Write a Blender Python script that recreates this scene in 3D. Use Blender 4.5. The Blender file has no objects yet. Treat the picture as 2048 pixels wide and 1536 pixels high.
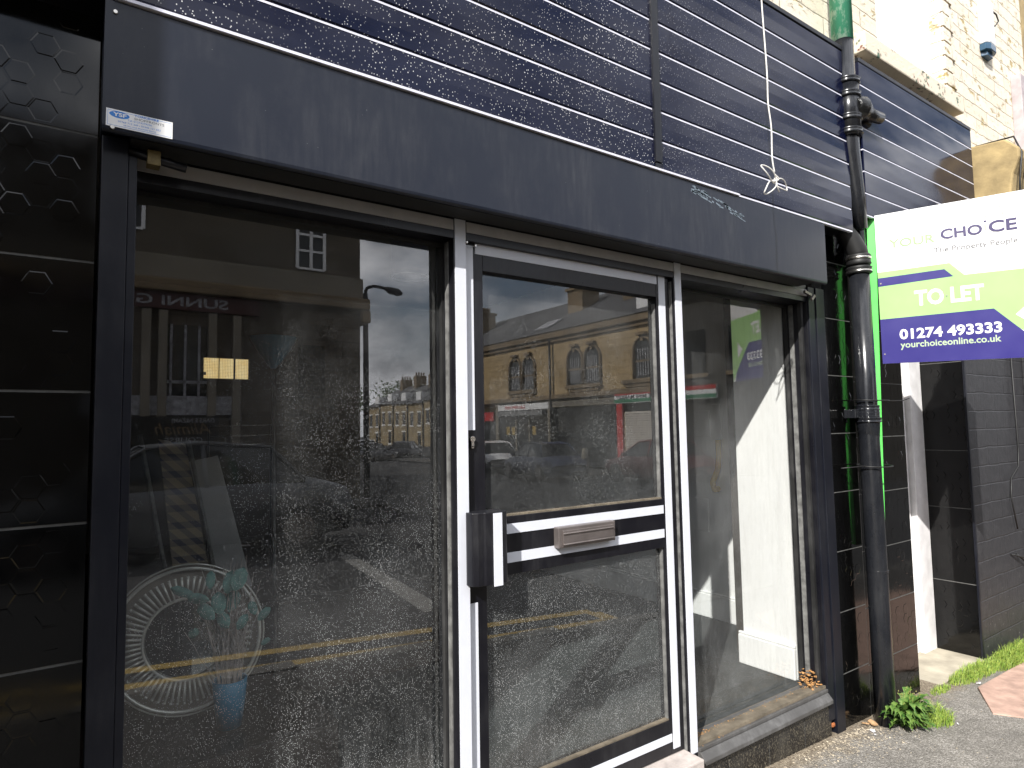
import bpy, math, random
from mathutils import Vector, Matrix, Euler
random.seed(7)
R = random.random
EYE = 1.55                                   # everything below is laid out with z = 0 at eye level, then lifted
sc = bpy.context.scene
# ------------------------------------------------------------------ camera
cam = bpy.data.objects.new('camera', bpy.data.cameras.new('camera'))
sc.collection.objects.link(cam); sc.camera = cam
cam.data.sensor_width = 36; cam.data.lens = 1269.18 / 2048 * 36
cam.data.clip_start = .02; cam.data.clip_end = 900
yw, pt, rl = .609437, .0699838, -.0173810
fw = Vector((math.sin(yw)*math.cos(pt), math.cos(yw)*math.cos(pt), math.sin(pt)))
rt = Vector((math.cos(yw), -math.sin(yw), 0)); up = rt.cross(fw)
rt2 = math.cos(rl)*rt + math.sin(rl)*up; up2 = -math.sin(rl)*rt + math.cos(rl)*up
m = Matrix((rt2, up2, -fw)).transposed().to_4x4(); m.translation = Vector((0, -1.75, EYE))
cam.matrix_world = m
# ------------------------------------------------------------------ world and sun
SUN = Vector((1.6, 1.0, -1.42)).normalized()
w = bpy.data.worlds.new('World'); sc.world = w; w.use_nodes = True
wn, wl = w.node_tree.nodes, w.node_tree.links
bg = wn['Background']; sky = wn.new('ShaderNodeTexSky'); sky.sky_type = 'NISHITA'; sky.sun_disc = False
sky.sun_elevation = math.asin(-SUN.z); sky.sun_rotation = math.atan2(-SUN.x, -SUN.y) % (2*math.pi)
tc = wn.new('ShaderNodeTexCoord'); mp = wn.new('ShaderNodeMapping'); mp.inputs['Scale'].default_value = (1, 1, 2.1)
nz = wn.new('ShaderNodeTexNoise'); nz.inputs['Scale'].default_value = 3.1; nz.inputs['Detail'].default_value = 9; nz.inputs['Roughness'].default_value = .56
cr = wn.new('ShaderNodeValToRGB'); cr.color_ramp.elements[0].position = .34; cr.color_ramp.elements[1].position = .52
nz2 = wn.new('ShaderNodeTexNoise'); nz2.inputs['Scale'].default_value = 6; nz2.inputs['Detail'].default_value = 6
cr2 = wn.new('ShaderNodeValToRGB'); cr2.color_ramp.elements[0].position = .35; cr2.color_ramp.elements[1].position = .7
cr2.color_ramp.elements[0].color = (4.2, 4.4, 4.9, 1); cr2.color_ramp.elements[1].color = (19, 19.2, 20, 1)
mx = wn.new('ShaderNodeMix'); mx.data_type = 'RGBA'
wl.new(tc.outputs['Generated'], mp.inputs[0]); wl.new(mp.outputs[0], nz.inputs[0]); wl.new(mp.outputs[0], nz2.inputs[0])
wl.new(nz.outputs[0], cr.inputs[0]); wl.new(nz2.outputs[0], cr2.inputs[0]); wl.new(cr.outputs[0], mx.inputs[0])
wl.new(sky.outputs[0], mx.inputs[6]); wl.new(cr2.outputs[0], mx.inputs[7]); wl.new(mx.outputs[2], bg.inputs[0])
bg.inputs['Strength'].default_value = .1
sl = bpy.data.lights.new('sun', 'SUN'); sl.energy = 5; sl.angle = math.radians(.5); sl.color = (1, .965, .915)
so = bpy.data.objects.new('sun', sl); sc.collection.objects.link(so); so.rotation_euler = SUN.to_track_quat('-Z', 'Y').to_euler()
sc.view_settings.view_transform = 'Standard'; sc.view_settings.look = 'None'; sc.view_settings.gamma = 1
sc.view_settings.exposure = .6
sc.cycles.max_bounces = 10; sc.cycles.transparent_max_bounces = 16; sc.cycles.caustics_reflective = False; sc.cycles.caustics_refractive = False

# ------------------------------------------------------------------ helpers
def tag(o, label=None, cat=None, group=None, kind=None):
    if label: o['label'] = label
    if cat: o['category'] = cat
    if group: o['group'] = group
    if kind: o['kind'] = kind
    return o
def wloc(o):
    v = Vector((0, 0, 0))
    while o is not None: v += o.location; o = o.parent
    return v
def empty(name, loc, label, cat, group=None):
    o = bpy.data.objects.new(name, None); o.empty_display_size = .1; sc.collection.objects.link(o); o.location = loc
    return tag(o, label, cat, group)
class MB:
    def __init__(s): s.v = []; s.f = []; s.sm = []
    def add(s, vs, fs, smooth=False):
        n = len(s.v); s.v += [Vector(p) for p in vs]; s.f += [[n+i for i in f] for f in fs]; s.sm += [smooth]*len(fs); return s
    def box(s, x0, x1, y0, y1, z0, z1):
        v = [(x, y, z) for z in (z0, z1) for y in (y0, y1) for x in (x0, x1)]
        return s.add(v, [(0,2,3,1),(4,5,7,6),(0,1,5,4),(2,6,7,3),(0,4,6,2),(1,3,7,5)])
    def obox(s, c, ax, ay, az):          # oriented box: centre and half-axes
        c, ax, ay, az = map(Vector, (c, ax, ay, az))
        v = [c+i*ax+j*ay+k*az for k in (-1,1) for j in (-1,1) for i in (-1,1)]
        return s.add(v, [(0,2,3,1),(4,5,7,6),(0,1,5,4),(2,6,7,3),(0,4,6,2),(1,3,7,5)])
    def prism(s, pts, d):                # planar polygon extruded by vector d
        pts = [Vector(p) for p in pts]; d = Vector(d); n = len(pts)
        return s.add(pts+[p+d for p in pts], [list(range(n))[::-1], list(range(n, 2*n))]+[(i, (i+1)%n, n+(i+1)%n, n+i) for i in range(n)])
    def tube(s, pts, r, n=10, closed=False, caps=True, smooth=True):
        pts = [Vector(p) for p in pts]; rr = r if isinstance(r, (list, tuple)) else [r]*len(pts)
        N = len(pts); base = len(s.v); prev = None
        for i, p in enumerate(pts):
            if closed: t = pts[(i+1)%N]-pts[i-1]
            else: t = (pts[min(i+1, N-1)]-pts[max(i-1, 0)])
            t.normalize()
            if prev is None:
                a = Vector((0,0,1)) if abs(t.z) < .9 else Vector((1,0,0)); u = t.cross(a).normalized()
            else:
                u = (prev-prev.dot(t)*t).normalized()
            prev = u; v = t.cross(u)
            for k in range(n):
                a = 2*math.pi*k/n; s.v.append(p+rr[i]*(math.cos(a)*u+math.sin(a)*v))
        M = N if closed else N-1
        for i in range(M):
            for k in range(n):
                j = (i+1) % N
                s.f.append([base+i*n+k, base+i*n+(k+1)%n, base+j*n+(k+1)%n, base+j*n+k]); s.sm.append(smooth)
        if caps and not closed:
            s.f.append([base+k for k in range(n)][::-1]); s.sm.append(False)
            s.f.append([base+(N-1)*n+k for k in range(n)]); s.sm.append(False)
        return s
    def build(s, name, mat, parent=None, bevel=0, **kw):
        me = bpy.data.meshes.new(name); off = wloc(parent) if parent else Vector((0,0,0))
        if parent is None and kw.get('org'): off = Vector(kw.pop('org'))
        kw.pop('org', None)
        me.from_pydata([v-off for v in s.v], [], s.f); me.polygons.foreach_set('use_smooth', s.sm); me.update()
        me.materials.append(mat); o = bpy.data.objects.new(name, me); sc.collection.objects.link(o)
        if parent: o.parent = parent
        else: o.location = off
        if bevel:
            b = o.modifiers.new('bevel', 'BEVEL'); b.width = bevel; b.segments = 2; b.limit_method = 'ANGLE'; b.harden_normals = False
        if kw: tag(o, **kw)
        return o
def box(name, mat, parent, *a, bevel=0, **kw): return MB().box(*a).build(name, mat, parent, bevel=bevel, **kw)
def copy_tree(o, parent=None):
    c = o.copy(); sc.collection.objects.link(c); c.parent = parent
    for ch in list(o.children): copy_tree(ch, c)
    return c
def text(name, body, size, org, u, v, mat, parent, bold=0., ext=.0006, shear=0., width=None, sx=1., align='LEFT', **kw):
    cu = bpy.data.curves.new(name, 'FONT'); cu.body = body; cu.size = 1; cu.offset = bold; cu.extrude = 0; cu.shear = shear; cu.align_x = align; cu.resolution_u = 3
    o = bpy.data.objects.new(name, cu); sc.collection.objects.link(o); bpy.context.view_layer.update()
    me = bpy.data.meshes.new_from_object(o); bpy.data.objects.remove(o)
    xs = [q.co.x for q in me.vertices]; x0, x1 = min(xs), max(xs)
    k = size*1.37; kx = k*sx
    if width: kx = width/(x1-x0)
    u = Vector(u).normalized(); v = Vector(v).normalized(); n = u.cross(v); org = Vector(org)
    off = wloc(parent) if parent else org
    s = x0 if align == 'LEFT' else 0
    vs = [org+(q.co.x-s)*kx*u+q.co.y*k*v+n*ext-off for q in me.vertices]
    m2 = bpy.data.meshes.new(name); m2.from_pydata(vs, [], [list(p.vertices) for p in me.polygons]); m2.materials.append(mat)
    o = bpy.data.objects.new(name, m2); sc.collection.objects.link(o)
    if parent: o.parent = parent
    else: o.location = off
    if kw: tag(o, **kw)
    return o
# ------------------------------------------------------------------ materials
class NT:
    def __init__(s, name):
        s.m = bpy.data.materials.new(name); s.m.use_nodes = True; s.n = s.m.node_tree.nodes; s.l = s.m.node_tree.links
        s.p = s.n['Principled BSDF']; s.out = s.n['Material Output']; s.geo = s.n.new('ShaderNodeNewGeometry')
    def pos(s, scale=(1,1,1), rot=(0,0,0)):
        q = s.n.new('ShaderNodeMapping'); q.inputs['Scale'].default_value = scale; q.inputs['Rotation'].default_value = rot
        s.l.new(s.geo.outputs['Position'], q.inputs[0]); return q.outputs[0]
    def noise(s, sc_=5, det=4, rough=.5, scale=(1,1,1), dist=0):
        q = s.n.new('ShaderNodeTexNoise'); q.inputs['Scale'].default_value = sc_; q.inputs['Detail'].default_value = det
        q.inputs['Roughness'].default_value = rough; q.inputs['Distortion'].default_value = dist
        s.l.new(s.pos(scale), q.inputs[0]); return q.outputs[0]
    def vor(s, sc_=100, feat='F1', out='Distance', scale=(1,1,1)):
        q = s.n.new('ShaderNodeTexVoronoi'); q.inputs['Scale'].default_value = sc_; q.feature = feat
        s.l.new(s.pos(scale), q.inputs['Vector']); return q.outputs[out]
    def vor2(s, sc_, out):
        c = s.n.new('ShaderNodeCombineXYZ'); g = s.n.new('ShaderNodeSeparateXYZ'); s.l.new(s.geo.outputs['Position'], g.inputs[0])
        s.l.new(g.outputs[0], c.inputs[0]); s.l.new(g.outputs[2], c.inputs[1])
        q = s.n.new('ShaderNodeTexVoronoi'); q.voronoi_dimensions = '2D'; q.inputs['Scale'].default_value = sc_; s.l.new(c.outputs[0], q.inputs['Vector']); return q.outputs[out]
    def ramp(s, a, stops):
        q = s.n.new('ShaderNodeValToRGB'); e = q.color_ramp.elements
        while len(e) < len(stops): e.new(.5)
        for i, (p, c) in enumerate(stops):
            e[i].position = p; e[i].color = (c, c, c, 1) if isinstance(c, (int, float)) else (*c, 1)
        s.l.new(a, q.inputs[0]); return q.outputs[0]
    def math(s, op, a, b=0.):
        q = s.n.new('ShaderNodeMath'); q.operation = op
        for i, t in enumerate((a, b)):
            if isinstance(t, (int, float)): q.inputs[i].default_value = t
            else: s.l.new(t, q.inputs[i])
        return q.outputs[0]
    def mix(s, f, a, b):
        q = s.n.new('ShaderNodeMix'); q.data_type = 'RGBA'
        for i, t in ((0, f), (6, a), (7, b)):
            if isinstance(t, (int, float)): q.inputs[i].default_value = t
            elif isinstance(t, tuple): q.inputs[i].default_value = (*t, 1)
            else: s.l.new(t, q.inputs[i])
        return q.outputs[2]
    def sep(s, axis):
        q = s.n.new('ShaderNodeSeparateXYZ'); s.l.new(s.geo.outputs['Position'], q.inputs[0]); return q.outputs[axis]
    def set(s, key, v):
        if isinstance(v, (int, float)): s.p.inputs[key].default_value = v
        elif isinstance(v, tuple): s.p.inputs[key].default_value = (*v, 1)
        else: s.l.new(v, s.p.inputs[key])
    def bump(s, h, strength=.3, dist=.01):
        q = s.n.new('ShaderNodeBump'); q.inputs['Strength'].default_value = strength; q.inputs['Distance'].default_value = dist
        s.l.new(h, q.inputs['Height']); s.l.new(q.outputs[0], s.p.inputs['Normal'])
def flat(name, col, rough=.5, metal=0., var=.0, vs=6, bump=0., bs=80, spec=.5, **kw):
    t = NT(name); t.set('Roughness', rough); t.set('Metallic', metal); t.set('Specular IOR Level', spec)
    if var:
        n = t.noise(vs, 5, .6); t.set('Base Color', t.mix(t.ramp(n, [(.3, 0.), (.7, 1.)]), tuple(c*(1-var) for c in col), tuple(min(1, c*(1+var)) for c in col)))
        t.set('Roughness', t.ramp(n, [(.3, max(.03, rough-.06)), (.7, min(1., rough+.08))]))
    else: t.set('Base Color', col)
    if bump: t.bump(t.noise(bs, 4, .6), bump, .004)
    for k, v in kw.items(): t.set(k, v)
    return t.m
M = {}
# dusty black and grey painted metal, plastics
def metal(name, col, rough, dust=.25, spec=.5, streak=True):
    t = NT(name); n1 = t.noise(5, 7, .7, (1, 1, .6)); n2 = t.noise(60, 3, .6, (1, 1, .12))
    d = t.math('MULTIPLY', t.ramp(n1, [(.42, 0.), (.72, 1.)]), t.ramp(n2, [(.35, .2), (.7, 1.)]))
    c = t.vor(34, 'F1', 'Distance'); c2 = t.ramp(c, [(.03, 1.), (.05, 0.)]); sel = t.ramp(t.noise(14, 2), [(.55, 0.), (.6, 1.)])
    f = t.math('ADD', t.math('MULTIPLY', d, dust), t.math('MULTIPLY', t.math('MULTIPLY', c2, sel), .55))
    t.set('Base Color', t.mix(f, col, (.22, .22, .22))); t.set('Roughness', t.ramp(n1, [(.3, rough-.05), (.7, rough+.12)])); t.set('Specular IOR Level', spec)
    return t.m
M['fascia'] = metal('fascia_metal', (.010, .0135, .0245), .36, .13, .36)
M['black'] = metal('black_aluminium', (.005, .005, .008), .3, .10, .38)
M['guide'] = metal('guide_metal', (.007, .008, .013), .36, .08, .3)
M['cap'] = metal('dusty_rubber', (.012, .012, .012), .5, .3)
M['shaded_tape'] = flat('shaded_white_trim', (.42, .41, .41), .5, var=.12, vs=12)  # white trim greyed in its colour for the shade under the shutter box
M['tape'] = flat('white_trim', (.66, .68, .74), .42, var=.03, vs=20)
M['pipe'] = metal('black_gloss_paint', (.010, .011, .014), .16, .08)
M['bumpblack'] = flat('wrinkled_black_wrap', (.008, .008, .008), .18, bump=1., bs=60)
M['steel'] = flat('steel', (.6, .58, .54), .28, 1., var=.2, vs=30)
M['dull_steel'] = flat('brushed_grey_flap', (.24, .21, .20), .38, .7, var=.18, vs=9)
M['brass'] = flat('tarnished_brass', (.16, .12, .05), .5, .5, var=.4, vs=60)
M['rubber'] = flat('rubber', (.01, .01, .01), .55)
M['cable'] = flat('white_cable', (.72, .70, .66), .5)
M['black_cable'] = flat('black_cable', (.01, .01, .01), .5)
M['rust'] = flat('rust', (.32, .10, .03), .8, var=.5, vs=90)
M['tile'] = flat('black_gloss_tile', (.003, .003, .003), .06, var=.3, vs=7, spec=.38)
M['grout'] = flat('pale_grout', (.095, .095, .09), .8, var=.3, vs=30)
M['seal'] = flat('glazing_seal', (.15, .15, .145), .6, var=.5, vs=24)
M['sill_dirt'] = flat('dirty_sill', (.15, .125, .09), .9, var=.45, vs=16, bump=.6, bs=120)
M['sill_metal'] = metal('worn_sill', (.07, .068, .066), .5, .7)
M['threshold'] = flat('pale_threshold', (.46, .41, .38), .7, var=.25, vs=18, bump=.3)
def granite():
    t = NT('speckled_black_granite'); n = t.noise(210, 2, .6, (1, 1, .6)); f = t.ramp(n, [(.56, 0.), (.66, 1.)])
    low = t.math('MULTIPLY', t.ramp(t.noise(7, 5, .7), [(.45, 0.), (.7, 1.)]), .6)
    c = t.mix(f, (.008, .008, .009), (.16, .14, .10)); t.set('Base Color', t.mix(low, c, (.07, .065, .055))); t.set('Roughness', t.ramp(n, [(.4, .15), (.7, .5)])); return t.m
M['granite'] = granite()
# slatted sign boards with dried rain drops
def slat():
    t = NT('navy_gloss_slat')
    v = t.vor(128, 'F1', 'Distance', (1, 1, .75)); dot = t.ramp(v, [(.13, 1.), (.22, 0.)]); t.set('Specular IOR Level', .28)
    pick = t.ramp(t.vor(128, 'F1', 'Color', (1, 1, .75)), [(.44, 0.), (.5, 1.)])
    x = t.sep('X'); left = t.ramp(t.math('MULTIPLY', x, .25), [(.02, 1.), (.45, .9), (.5, .35), (.72, .08), (.85, 0.)])
    clump = t.ramp(t.noise(3.3, 3), [(.36, .15), (.56, 1.)])
    f = t.math('MULTIPLY', t.math('MULTIPLY', dot, pick), t.math('MULTIPLY', left, clump))
    haze = t.ramp(t.noise(2.2, 5, .6, (1, 1, 2.5)), [(.4, 0.), (.75, 1.)])
    base = t.mix(haze, (.003, .0045, .020), (.011, .014, .036))
    t.set('Base Color', t.mix(f, base, (.74, .74, .74))); t.set('Roughness', t.ramp(haze, [(0., .10), (1., .22)]))
    t.bump(t.noise(1.4, 2, .5, (1, 1, 3)), .25, .02); return t.m
M['slat'] = slat()
M['strip'] = flat('pale_strip', (.70, .70, .80), .35, var=.1, vs=30)
def stone():
    t = NT('cream_painted_stone'); p = t.n.new('ShaderNodeTexBrick')
    q = t.n.new('ShaderNodeCombineXYZ'); s = t.n.new('ShaderNodeSeparateXYZ'); t.l.new(t.geo.outputs['Position'], s.inputs[0])
    jig = t.math('MULTIPLY', t.math('SUBTRACT', t.noise(9, 3), .5), .035)
    t.l.new(t.math('ADD', s.outputs[0], s.outputs[1]), q.inputs[0]); t.l.new(t.math('ADD', s.outputs[2], jig), q.inputs[1])
    t.l.new(q.outputs[0], p.inputs[0]); p.inputs['Scale'].default_value = 1; p.inputs['Brick Width'].default_value = .42; p.inputs['Row Height'].default_value = .105
    p.inputs['Mortar Size'].default_value = .005; p.inputs['Mortar Smooth'].default_value = .7
    p.inputs['Color1'].default_value = (.74, .66, .53, 1); p.inputs['Color2'].default_value = (.80, .73, .61, 1); p.inputs['Mortar'].default_value = (.50, .43, .33, 1)
    peel = t.ramp(t.noise(5.5, 6, .68, (1, 1, 2)), [(.57, 0.), (.62, 1.)]); n3 = t.noise(30, 5, .7)
    grime = t.ramp(t.noise(13, 7, .8, (1, 1, 1.6)), [(.53, 0.), (.66, 1.)])
    c = t.mix(peel, p.outputs[0], t.mix(t.ramp(n3, [(.4, 0.), (.6, 1.)]), (.38, .27, .10), (.52, .44, .26)))
    t.set('Base Color', t.mix(t.math('MULTIPLY', grime, .62), c, (.22, .20, .17))); t.set('Roughness', .85)
    h = t.math('ADD', t.math('MULTIPLY', p.outputs[1], -1.), t.math('MULTIPLY', n3, .6)); t.bump(t.math('ADD', h, t.math('MULTIPLY', peel, -.4)), .8, .012); return t.m
M['stone'] = stone()
def sillm():
    t = NT('flaking_sill_paint'); a = t.ramp(t.noise(22, 7, .72), [(.53, 0.), (.56, 1.)]); b = t.ramp(t.noise(7, 3), [(.50, 0.), (.55, 1.)]); g = t.ramp(t.noise(12, 4), [(.45, 0.), (.6, 1.)])
    f = t.math('MULTIPLY', a, b); t.set('Base Color', t.mix(f, (.74, .66, .53), t.mix(g, (.10, .17, .12), (.24, .09, .07)))); t.set('Roughness', .8)
    t.bump(t.math('ADD', t.noise(40, 5, .7), t.math('MULTIPLY', f, -.6)), .7, .008); return t.m
M['sill_paint'] = sillm()
M['ochre'] = flat('ochre_sandstone', (.34, .255, .125), .85, var=.4, vs=5, bump=.7, bs=30)
M['brown_stone'] = flat('soot_stained_sandstone', (.20, .145, .085), .9, var=.35, vs=1.2, bump=.4, bs=8)
M['pale_stone'] = flat('pale_ashlar', (.21, .185, .145), .9, var=.2, vs=1)
def ashlar(name, c1, c2, w_=.9, h_=.32):
    t = NT(name); p = t.n.new('ShaderNodeTexBrick'); q = t.n.new('ShaderNodeCombineXYZ'); s = t.n.new('ShaderNodeSeparateXYZ')
    t.l.new(t.geo.outputs['Position'], s.inputs[0]); t.l.new(t.math('ADD', s.outputs[0], s.outputs[1]), q.inputs[0]); t.l.new(s.outputs[2], q.inputs[1]); t.l.new(q.outputs[0], p.inputs[0])
    p.inputs['Scale'].default_value = 1; p.inputs['Brick Width'].default_value = w_; p.inputs['Row Height'].default_value = h_; p.inputs['Mortar Size'].default_value = .01
    p.inputs['Color1'].default_value = (*c1, 1); p.inputs['Color2'].default_value = (*c2, 1); p.inputs['Mortar'].default_value = (c1[0]*.5, c1[1]*.5, c1[2]*.5, 1)
    n = t.ramp(t.noise(.9, 6, .65), [(.35, 0.), (.7, 1.)]); t.set('Base Color', t.mix(t.math('MULTIPLY', n, .6), p.outputs[0], tuple(c*.45 for c in c1))); t.set('Roughness', .9); return t.m
M['sandstone'] = ashlar('yellow_sandstone', (.42, .30, .15), (.50, .37, .20))
M['dark_ashlar'] = ashlar('dark_ashlar', (.095, .078, .056), (.13, .105, .078), 1.1, .4)
M['terrace_stone'] = ashlar('terrace_stone', (.34, .27, .15), (.42, .31, .17), .5, .2)
M['slate'] = ashlar('slate_roof', (.085, .085, .09), (.12, .12, .125), .3, .2)
def brick_black():
    t = NT('black_painted_brick'); p = t.n.new('ShaderNodeTexBrick'); q = t.n.new('ShaderNodeCombineXYZ'); s = t.n.new('ShaderNodeSeparateXYZ')
    t.l.new(t.geo.outputs['Position'], s.inputs[0]); t.l.new(t.math('ADD', s.outputs[0], s.outputs[1]), q.inputs[0])
    t.l.new(t.math('ADD', s.outputs[2], t.math('MULTIPLY', t.noise(6, 2), .02)), q.inputs[1]); t.l.new(q.outputs[0], p.inputs[0])
    p.inputs['Scale'].default_value = 1; p.inputs['Brick Width'].default_value = .36; p.inputs['Row Height'].default_value = .125; p.inputs['Mortar Size'].default_value = .006; p.inputs['Mortar Smooth'].default_value = .6
    n = t.noise(18, 6, .7); sp = t.ramp(t.noise(55, 4, .6), [(.66, 0.), (.7, 1.)])
    z = t.math('MULTIPLY', t.sep('Z'), 1.); low = t.ramp(z, [(.0, .9), (.5, .12), (1., .05)])
    t.set('Base Color', t.mix(t.math('MULTIPLY', sp, low), t.mix(t.ramp(n, [(.35, 0.), (.75, 1.)]), (.020, .020, .023), (.042, .042, .045)), (.30, .30, .27)))
    t.set('Roughness', .5); t.bump(t.math('ADD', t.math('MULTIPLY', p.outputs[1], -1.), t.math('MULTIPLY', n, .5)), .6, .008); return t.m
M['brick_black'] = brick_black()
def asphalt(name, c0, c1, sc_=150, dirt=False):
    t = NT(name); v = t.vor(sc_, 'F1', 'Distance'); col = t.vor(sc_, 'F1', 'Color'); n = t.noise(2.3, 6, .6)
    f = t.ramp(col, [(.35, 0.), (.95, 1.)]); base = t.mix(f, c0, c1); wear = t.ramp(n, [(.35, 0.), (.7, 1.)])
    stain = t.ramp(t.noise(11, 5, .7), [(.42, 0.), (.6, 1.)]); t.set('Base Color', t.mix(t.math('MULTIPLY', stain, .35), t.mix(t.math('MULTIPLY', wear, .45), base, tuple(c*.6 for c in c0)), tuple(c*.45 for c in c0)));
    if dirt:
        yq = t.math('ADD', t.math('MULTIPLY', t.math('ADD', t.sep('Y'), .14), 7.), t.math('MULTIPLY', t.math('SUBTRACT', t.noise(9, 5, .65), .5), 2.2))
        t.set('Base Color', t.mix(t.ramp(yq, [(.0, 0.), (.7, .85)]), t.p.inputs['Base Color'].links[0].from_socket, t.mix(f, (.17, .13, .085), (.36, .30, .21))))
        outer = t.ramp(t.math('ADD', t.math('MULTIPLY', t.math('ADD', t.sep('Y'), .75), 4.), t.math('MULTIPLY', t.noise(4, 4, .6), .8)), [(.0, 1.), (.9, 0.)])
        t.set('Base Color', t.mix(outer, t.p.inputs['Base Color'].links[0].from_socket, t.mix(f, (.045, .043, .040), (.095, .09, .083))))
    t.set('Roughness', .85); t.bump(t.math('ADD', t.math('MULTIPLY', v, -1.), t.math('MULTIPLY', t.noise(40, 3), .4)), .9, .006); return t.m
M['pavement'] = asphalt('worn_asphalt_path', (.20, .185, .16), (.46, .43, .39), 170, True)
M['road'] = asphalt('road_asphalt', (.034, .034, .035), (.062, .062, .063), 70)
M['kerb'] = flat('kerb_stone', (.11, .105, .095), .85, var=.3, vs=8, bump=.5)
M['yellow'] = flat('road_yellow', (.36, .25, .07), .7, var=.25, vs=20)
M['roadwhite'] = flat('road_white', (.23, .225, .21), .85, var=.5, vs=30)
M['concrete'] = flat('stained_concrete', (.40, .36, .28), .85, var=.3, vs=6, bump=.5, bs=30)
M['redflag'] = flat('reddish_flagstone', (.42, .28, .22), .85, var=.25, vs=14, bump=.5, bs=40)
def white(name, col=(.87, .87, .865)):
    t = NT(name); n = t.noise(70, 4, .6, (1, 1, .12)); n2 = t.noise(3, 4)
    t.set('Base Color', t.mix(t.math('MULTIPLY', t.ramp(t.math('ADD', n, t.math('MULTIPLY', n2, .3)), [(.6, 0.), (.85, 1.)]), .16), col, (.45, .43, .40))); t.set('Roughness', .75); t.bump(n, .25, .003); return t.m
M['white_wall'] = white('white_plaster')
M['white_pvc'] = flat('white_plastic', (.84, .84, .84), .55, var=.03)
M['white_door'] = flat('scuffed_white_gloss', (.76, .75, .75), .4, var=.12, vs=11)
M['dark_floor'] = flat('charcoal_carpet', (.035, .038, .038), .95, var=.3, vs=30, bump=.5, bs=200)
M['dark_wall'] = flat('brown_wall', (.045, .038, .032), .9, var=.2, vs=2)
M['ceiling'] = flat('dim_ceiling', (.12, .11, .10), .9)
M['teal'] = flat('teal_enamel', (.02, .17, .30), .35)
M['blue_shade'] = flat('navy_fabric_shade', (.03, .045, .10), .8, var=.2, vs=60)
M['leaf_teal'] = flat('eucalyptus_leaf', (.09, .20, .175), .6, var=.4, vs=30)
M['twig'] = flat('dry_twig', (.42, .36, .33), .8, var=.3, vs=60)
M['crystal'] = flat('crystal_rod', (.66, .64, .58), .2, .35)
M['mirror'] = flat('silvered_glass', (.35, .36, .36), .02, 1.)
M['paper'] = flat('paper', (.65, .64, .66), .7)
M['counter'] = flat('dark_brown_counter', (.022, .014, .012), .35, var=.3, vs=5)
M['chrome'] = flat('chrome', (.7, .7, .7), .1, 1.)
M['yellow_plastic'] = flat('yellow_plastic', (.95, .62, .08), .4)
def plaid():
    t = NT('plaid_cloth'); a = t.math('FRACT', t.math('MULTIPLY', t.math('ADD', t.sep('X'), t.sep('Z')), 14.)); b = t.math('FRACT', t.math('MULTIPLY', t.sep('Z'), 13.))
    f = t.math('ADD', t.math('MULTIPLY', t.math('GREATER_THAN', a, .55), .5), t.math('MULTIPLY', t.math('GREATER_THAN', b, .6), .5))
    t.set('Base Color', t.mix(f, (.36, .29, .20), (.04, .04, .07))); t.set('Roughness', .9); return t.m
M['plaid'] = plaid()
def lampm(name, col, s):
    t = NT(name); t.set('Base Color', (0., 0., 0.)); t.set('Emission Color', col); t.set('Emission Strength', s); return t.m
def yard_glow():
    t = NT('wired_glass_yard_glow'); s = t.n.new('ShaderNodeSeparateXYZ'); t.l.new(t.geo.outputs['Position'], s.inputs[0])
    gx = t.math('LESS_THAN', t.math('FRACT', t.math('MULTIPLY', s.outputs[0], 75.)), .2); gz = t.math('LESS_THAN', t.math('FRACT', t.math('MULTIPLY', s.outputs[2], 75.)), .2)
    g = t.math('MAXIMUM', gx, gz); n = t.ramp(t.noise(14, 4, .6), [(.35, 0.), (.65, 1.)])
    t.set('Base Color', (.0, .0, .0)); t.set('Emission Color', t.mix(g, t.mix(n, (.72, .50, .20), (.78, .62, .32)), (.20, .14, .07))); t.set('Emission Strength', .85); return t.m  # emission stands in for the sunlit yard brick behind the pane
M['yard_glow'] = yard_glow()
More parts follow.
